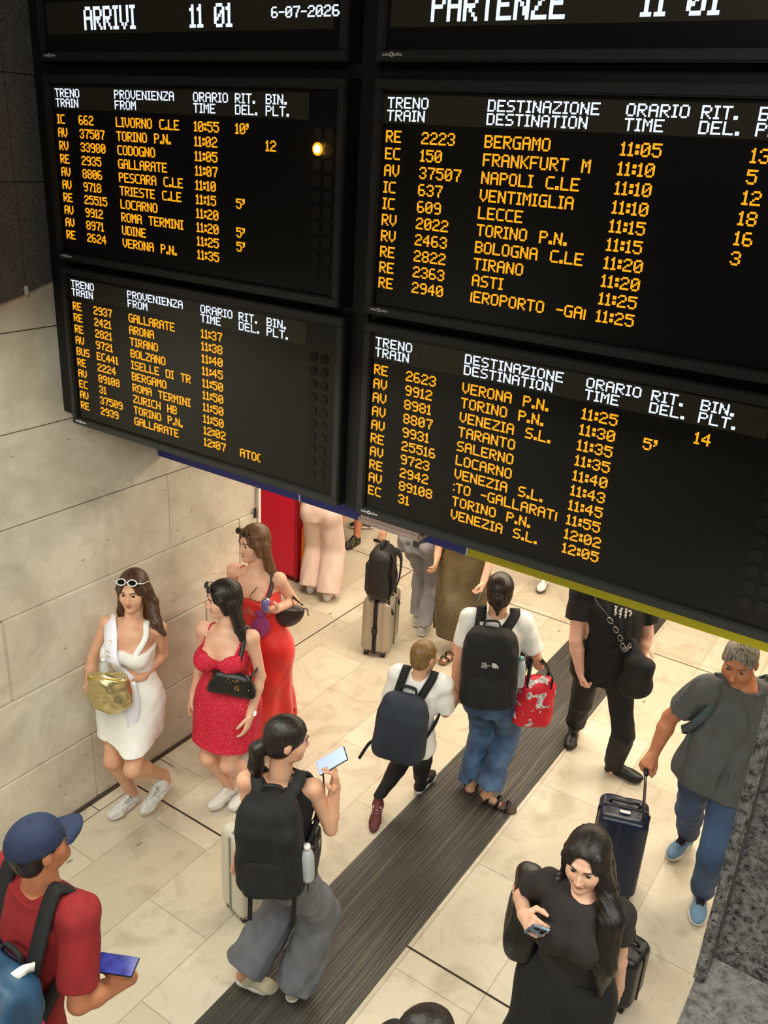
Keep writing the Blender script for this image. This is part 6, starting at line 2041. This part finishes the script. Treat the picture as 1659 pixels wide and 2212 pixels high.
for s_ in 'RL':
    shoe(p, p.root, s_, M_blueshoe, M_solewhite, 'sneaker', M_redlace, 1.0, M_blackfab2)
t = thing('backpack', 'grey green backpack worn by the man with the blue suitcase', 'backpack', trunk_at(p, .4, 180, .1)[0])
c, n_ = trunk_at(p, .48, 180, .10)
F = Field(c - .36, c + .36, .0065)
F.box(c, (p.tr, p.tf, (0, 0, 1.)), (.135, .075, .21), .06, 0)
M_teal = mat('grey_green_nylon', (62, 78, 82), .7)
F.build('pack_body', M_teal, t)
for sg, s_ in ((1, 'R'), (-1, 'L')):
    a0 = p.neck + (getattr(p, 'sh' + s_) - p.neck) * .66
    ribbon('shoulder_strap', [c + np.array([0, 0, .18]) + p.tr * sg * .09, a0 + [0, 0, .056] - p.tf * .05, a0 + [0, 0, .058], trunk_at(p, .86, 50 * sg, .052)[0], trunk_at(p, .58, 70 * sg, .062)[0], trunk_at(p, .35, 105 * sg, .07)[0], c - np.array([0, 0, .14]) + p.tr * sg * .12],
           [-p.tf, np.array([0, 0, 1.]), np.array([0, 0, 1.]), p.tf, p.tf + p.tr * sg, p.tr * sg, p.tr * sg], .045, .010, M_teal, t)
M_navy = mat('navy_shell', (26, 34, 58), .3, noise=.2, nscale=5)
gr_ = p.wrR + nrm(p.haR - p.wrR) * .085 + np.array([0, 0, -.02])
sb_ = np.array([-.945, 4.255, 0])
t, c, A = suitcase('dark blue hard suitcase pulled by the man in the grey t-shirt', sb_, 108, .29, .25, .57, M_navy, mat('navy_trim', (24, 26, 34), .4), M_wheel, handle=0, groove=.12, gdepth=.004)
bm = bmesh.new()
for sx in (-1, 1):
    a_ = c + A[0] * .105 + A[1] * sx * .06 + A[2] * .275
    add_tube(bm, [a_, gr_ + A[1] * sx * .055], .0075, 8)
h_ = bm_obj('telescopic_handle', bm, M_rod, t, True)
tube('grip', [gr_ - A[1] * .065, gr_ + A[1] * .065], .014, M_blackplastic, h_, 10)
bm = bmesh.new()
add_box(bm, (-.03, -.012, .286), (.03, .012, .297), .003, A, c - A[1] * .05)
bm_obj('lock_plate', bm, M_chrome, t)

# ---- woman in black with long hair
p = person('blackwoman', 'woman in black with long dark hair, phone in hand, in the right foreground', 'f', .95, 1.04, SK_fair, .005,
           hands=dict(R=dict(n=(.8, .2, -.3), curl=(.6, .8, .5), thumb=.7), L=dict(curl=(.35, .5, .4))), brow=M_browd)
hair(p, p.root, hair_mat('hair_black', (13, 10, 10), (34, 26, 23), .46), 'long', length=.30, vox=.0055,
     extra=[([HP(p, -.070, .02, .03), HP(p, -.088, .02, -.09), p.shL + p.tf * .070 + p.tr * .020 + np.array([0, 0, .02]), trunk_at(p, .62, -56, .060)[0], trunk_at(p, .26, -60, .045)[0]], [.026, .040, .052, .048, .016])])
M_browntop = mat('brown_black_jersey', (38, 32, 32), .85, noise=.15, nscale=12, bump=.15, bscale=140)
tshirt(p, p.root, M_browntop, hem=.02, sleeve=.52, loose=.016, wr=.003, srad=.016, neck_r=.050)
F, out, nm, m_, rt = skirt(p, p.root, M_blackfab, [(('z', .10), .200, .190, .0, 0), (('z', .45), .188, .165, 0, 0), (('z', .70), .180, .145, 0, 0), (.0, .172, .132, 0, 0), (.18, .152, .114, 0, 0), (.26, .140, .106, 0, 0)], .007, folds=(.05, .0, 8, .5, 1.2))
F.wrinkle(.003, 18, 9)
F.build('long_skirt', m_, rt)
for s_ in 'RL':
    shoe(p, p.root, s_, M_blackleather, M_soleblack, 'shoe')
c = np.array([-.955, 2.83, 1.045])
t = thing('shoulder_bag', 'black leather shoulder bag under the arm of the woman with long hair', 'bag', c - [0, 0, .15])
A = np.array([nrm([.35, -.94, 0]), nrm([.94, .35, 0]), [0, 0, 1.]])
F = Field(c - .32, c + .32, .0058)
F.box(c, A, (.170, .065, .150), .05, 0, taper=.12)
F.ell(c - np.array([0, 0, .06]), A, (.16, .07, .09), .05)
F.wrinkle(.003, 20, 3)
F.build('bag_body', M_blackleather, t)
q = [c + A[0] * .12 + [0, 0, .11], trunk_at(p, .72, 60, .05)[0], p.neck + (p.shR - p.neck) * .72 + [0, 0, .064], trunk_at(p, .72, 150, .04)[0], c - A[0] * .12 + [0, 0, .11]]
ribbon('bag_strap', q, [p.tr, p.tr + p.tf, np.array([0, 0, 1.]), p.tr - p.tf, p.tr], .030, .007, M_blackleather, t)
bk_ = c + A[0] * .135 + A[1] * .03 + np.array([0, 0, .12])
bm = bmesh.new()
for dx_ in (-.016, .016):
    add_tube(bm, [bk_ + p.tr * (dx_ + .011 * math.cos(a_)) + np.array([0, 0, .016 * math.sin(a_)]) - p.f * -.03 for a_ in np.linspace(0, 2 * PI, 13)], .0032, 6)
bm_obj('buckle', bm, M_chrome, t, True)
c = p.wrR + nrm(p.haR - p.wrR) * .10 + np.array([.028, -.022, .012])
ln_ = nrm([.35, -.35, .80])
nn_ = nrm(np.array([.45, -.75, .45]) - ln_ * (np.array([.45, -.75, .45]) @ ln_))
M_phb = mat('pale_blue_case', (150, 180, 205), .3, col2=(60, 80, 100), nscale=24)
ph_, A2 = phone_obj('phone', 'pale blue phone in the hand of the woman with long dark hair', c, (np.cross(ln_, -nn_), ln_, -nn_), M_phb, M_blackplastic, (.034, .070, .005))
bm = bmesh.new()
for dx_, dz_ in ((-.014, .046), (.012, .046), (-.014, .020)):
    disc_bm(bm, c + A2[0] * dx_ + A2[1] * dz_ - A2[2] * .007, A2[2], None, .009, .004, 14)
bm_obj('camera_lenses', bm, M_lens, ph_)
suitcase('black hard suitcase half hidden behind the woman with long dark hair', (-.675, 3.555, 0), 85, .27, .22, .34, mat('black_shell', (24, 26, 34), .38, noise=.2, nscale=6), M_blackplastic, M_wheel,
         handle=.0, groove=.11, gdepth=.004)

# ---- dark head at the bottom edge
p = person('bottom', 'person below the viewpoint, only the top of a dark haired head in view', 'f', 1.0, 1.0, SK_light, .008, brow=M_browd)
hair(p, p.root, H_dark, 'tied', vox=.005)
tshirt(p, p.root, M_blackfab, vox=.009)
trousers(p, p.root, M_denim2, vox=.009)
for s_ in 'RL':
    shoe(p, p.root, s_, M_whiteleather, M_solewhite)

# ---- man in grey joggers with the tan suitcase
p = person('joggers', 'man in pale grey joggers pulling a champagne suitcase, head hidden by the boards', 'm', 1.05, 1.0, SK_light, .0068,
           hands=dict(L=dict(curl=(1.0, 1.1, .8), n=(0, .3, -1)), R=dict(curl=(.4, .5, .3))), brow=M_browd)
hair(p, p.root, H_brown, 'short', vox=.008)
tshirt(p, p.root, mat('slate_jersey', (52, 54, 62), .85), vox=.0075, hem=-.04, sleeve=.6, loose=.02)
trousers(p, p.root, mat('pale_grey_jersey', (158, 156, 162), .85, noise=.2, nscale=10), vox=.0068, rt=.088, rk=.072, ra=.056, end=.95, wr=.006, name='joggers')
for s_ in 'RL':
    shoe(p, p.root, s_, mat('grey_runner', (190, 188, 186), .6), M_solewhite, 'sneaker', M_blackfab2)
M_tan = mat('champagne_shell', (172, 160, 142), .35, metal=.25, noise=.08, nscale=5)
t, c, A = suitcase('champagne ribbed suitcase standing on the floor under a black backpack', (-3.60, 5.655, 0), 108, .25, .38, .50, M_tan, mat('dark_trim', (58, 54, 48), .5), M_wheel, groove=.05, gdepth=.005)
gr_ = p.wrL + nrm(p.haL - p.wrL) * .08
bm = bmesh.new()
for sx in (-1, 1):
    a_ = c + A[0] * sx * .05 + A[1] * .14 + A[2] * .24
    add_tube(bm, [a_, gr_ + A[0] * sx * .05], .009, 8)
h_ = bm_obj('telescopic_handle', bm, M_rod, t, True)
tube('grip', [gr_ - A[0] * .07, gr_ + A[0] * .07], .015, M_blackplastic, h_, 10)
ribbon('luggage_belt', [c + A[0] * .0 - A[1] * .195 + A[2] * z_ for z_ in (-.24, 0, .2)] + [c + A[2] * .256 - A[1] * .15, c + A[2] * .256 + A[1] * .15], [-A[1]] * 3 + [A[2], A[2]], .034, .006, M_blackfab2, t)
box('belt_buckle', (-.024, -.006, -.03), (.024, .006, .03), M_blackplastic, t, .003, A, c - A[1] * .203 - A[2] * .02)
c2 = c + A[2] * (.25 + .235) - A[1] * .05
t2 = thing('backpack', 'black backpack resting upright on the champagne suitcase', 'backpack', c + A[2] * .26)
F = Field(c2 - .4, c2 + .4, .007)
F.box(c2, (A[0], A[1], A[2]), (.105, .155, .225), .085, 0, taper=.12)
F.wrinkle(.003, 18, 5, (0, 0, 1), .6)
F.build('pack_body', mat('black_nylon', (26, 24, 25), .55, noise=.2, nscale=14, bump=.3, bscale=40), t2)
F = Field(c2 - .4, c2 + .4, .007)
F.box(c2 - A[0] * .075 - A[2] * .04, (A[0], A[1], A[2]), (.05, .12, .15), .04, 0)
F.build('front_pocket', MATS['black_nylon'], t2)
ribbon('grab_handle', [c2 + A[2] * .20 - A[1] * .06, c2 + A[2] * .265 - A[1] * .05, c2 + A[2] * .265 + A[1] * .03, c2 + A[2] * .20 + A[1] * .04], [-A[1], A[2], A[2], A[1]], .03, .012, M_blackfab2, t2)
for sg in (-1, 1):
    ribbon('shoulder_strap', [c2 + A[0] * .09 + A[1] * .05 * sg + A[2] * .19, c2 + A[0] * .135 + A[1] * .09 * sg + A[2] * .1, c2 + A[0] * .125 + A[1] * .11 * sg - A[2] * .1, c2 + A[0] * .10 + A[1] * .11 * sg - A[2] * .22, c2 + A[0] * .14 + A[1] * (.10 * sg + .03) - A[2] * .36],
           [A[0]] * 5, [.055, .055, .03, .022, .022], .010, M_blackfab2, t2)

# ---- woman in the olive skirt
p = person('skirt', 'woman in long olive speckled skirt and sandals, upper body hidden by the boards', 'f', 1.08, 1.0, SK_pale, .0068,
           hands=dict(L=dict(curl=(.7, .8, .6))), brow=M_browd)
hair(p, p.root, H_brown, 'bob', vox=.008)
tshirt(p, p.root, M_whitefab, vox=.0075, hem=.24, sleeve=.6)
m, nt, bs = node_mat('olive_speckled_fabric')
tc = N(nt, 'ShaderNodeTexCoord')
vo = N(nt, 'ShaderNodeTexVoronoi', Scale=46.0)
n1 = N(nt, 'ShaderNodeTexNoise', Scale=5.0, Detail=4.0)
for n_ in (vo, n1):
    nt.links.new(tc.outputs['Object'], n_.inputs['Vector'])
nt.links.new(mix(nt, ramp(nt, vo.outputs['Distance'], [(.0, (1, 1, 1)), (.10, (1, 1, 1)), (.16, (0, 0, 0))]), ramp(nt, n1.outputs['Fac'], [(.35, lin((74, 62, 38))), (.65, lin((104, 90, 58)))]), lin((168, 156, 120))), bs.inputs['Base Color'])
bs.inputs['Roughness'].default_value = .6
F, out, nm, m_, rt = skirt(p, p.root, m, [(('z', .21), .235, .20, .01, 0), (('z', .5), .22, .175, 0, 0), (('z', .75), .205, .155, 0, 0), (.05, .200, .150, 0, 0), (.3, .178, .135, 0, 0)], .0068, folds=(.09, .01, 7, .2, 1.0))
F.build('long_skirt', m_, rt)
for s_ in 'RL':
    shoe(p, p.root, s_, M_brownleather, mat('sandal_brown2', (120, 84, 58), .6), 'sandal')
c = p.wrL + nrm(p.haL - p.wrL) * .11
phone_obj('phone', 'small dark green phone in the hand beside the olive skirt', c, (p.tf, nrm(p.haL - p.wrL), p.tr), mat('dark_green_case', (36, 62, 54), .4), M_blackplastic, (.034, .065, .005))

# ---- person in pink trousers with the orange suitcase
p = person('pink', 'person in wide pale pink trousers beside the red kiosk, seen from the waist down', 'f', 1.0, 1.0, SK_light, .0075, brow=M_browd)
hair(p, p.root, H_dark, 'bob', vox=.009)
tshirt(p, p.root, M_whitefab, vox=.0085, hem=.22)
trousers(p, p.root, mat('pale_pink_fabric', (238, 210, 198), .8, noise=.08, nscale=8), vox=.007, rt=.10, rk=.108, ra=.116, end=1.0, name='wide_trousers', wr=.004)
for s_ in 'RL':
    shoe(p, p.root, s_, M_whiteleather, M_solewhite)
suitcase('orange suitcase squeezed between the red kiosk and the pink trousers', (-4.865, 6.33, 0), 110, .20, .36, .58, mat('orange_shell', (222, 120, 30), .45), mat('orange_trim', (120, 60, 20), .5), M_wheel, handle=.3, m_rod=M_rod)

# ---- person in shorts, far behind
p = person('shorts', 'person in shorts with bare legs and black and yellow shoes far behind the suitcase', 'm', 1.0, 1.0, SK_tan, .008, brow=M_browd)
hair(p, p.root, H_dark, 'short', vox=.009)
tshirt(p, p.root, mat('pale_jersey', (170, 170, 172), .85), vox=.009)
trousers(p, p.root, M_blackfab2, vox=.009, rt=.088, rk=.085, ra=.05, end=-.1, name='shorts')
shoe(p, p.root, 'R', mat('black_yellow_knit', (30, 28, 20), .6, col2=(190, 160, 30), nscale=38, thr=(.60, .66)), M_soleblack, 'sneaker', M_blackfab2)
shoe(p, p.root, 'L', MATS['black_yellow_knit'], M_solewhite, 'sneaker', M_blackfab2)

# ---- person with white sneakers, far behind
p = person('sneaker', 'person far behind the yellow sign, only a white laced sneaker in view', 'm', 1.0, 1.0, SK_light, .008, brow=M_browd)
hair(p, p.root, H_dark, 'short', vox=.009)
tshirt(p, p.root, M_whitefab, vox=.009)
trousers(p, p.root, mat('white_trouser_fabric', (226, 218, 210), .8), vox=.008, rt=.078, rk=.066, ra=.060, end=.93)
for s_ in 'RL':
    shoe(p, p.root, s_, M_whiteleather, mat('sole_grey', (96, 94, 92), .6), 'sneaker', M_soleblack)
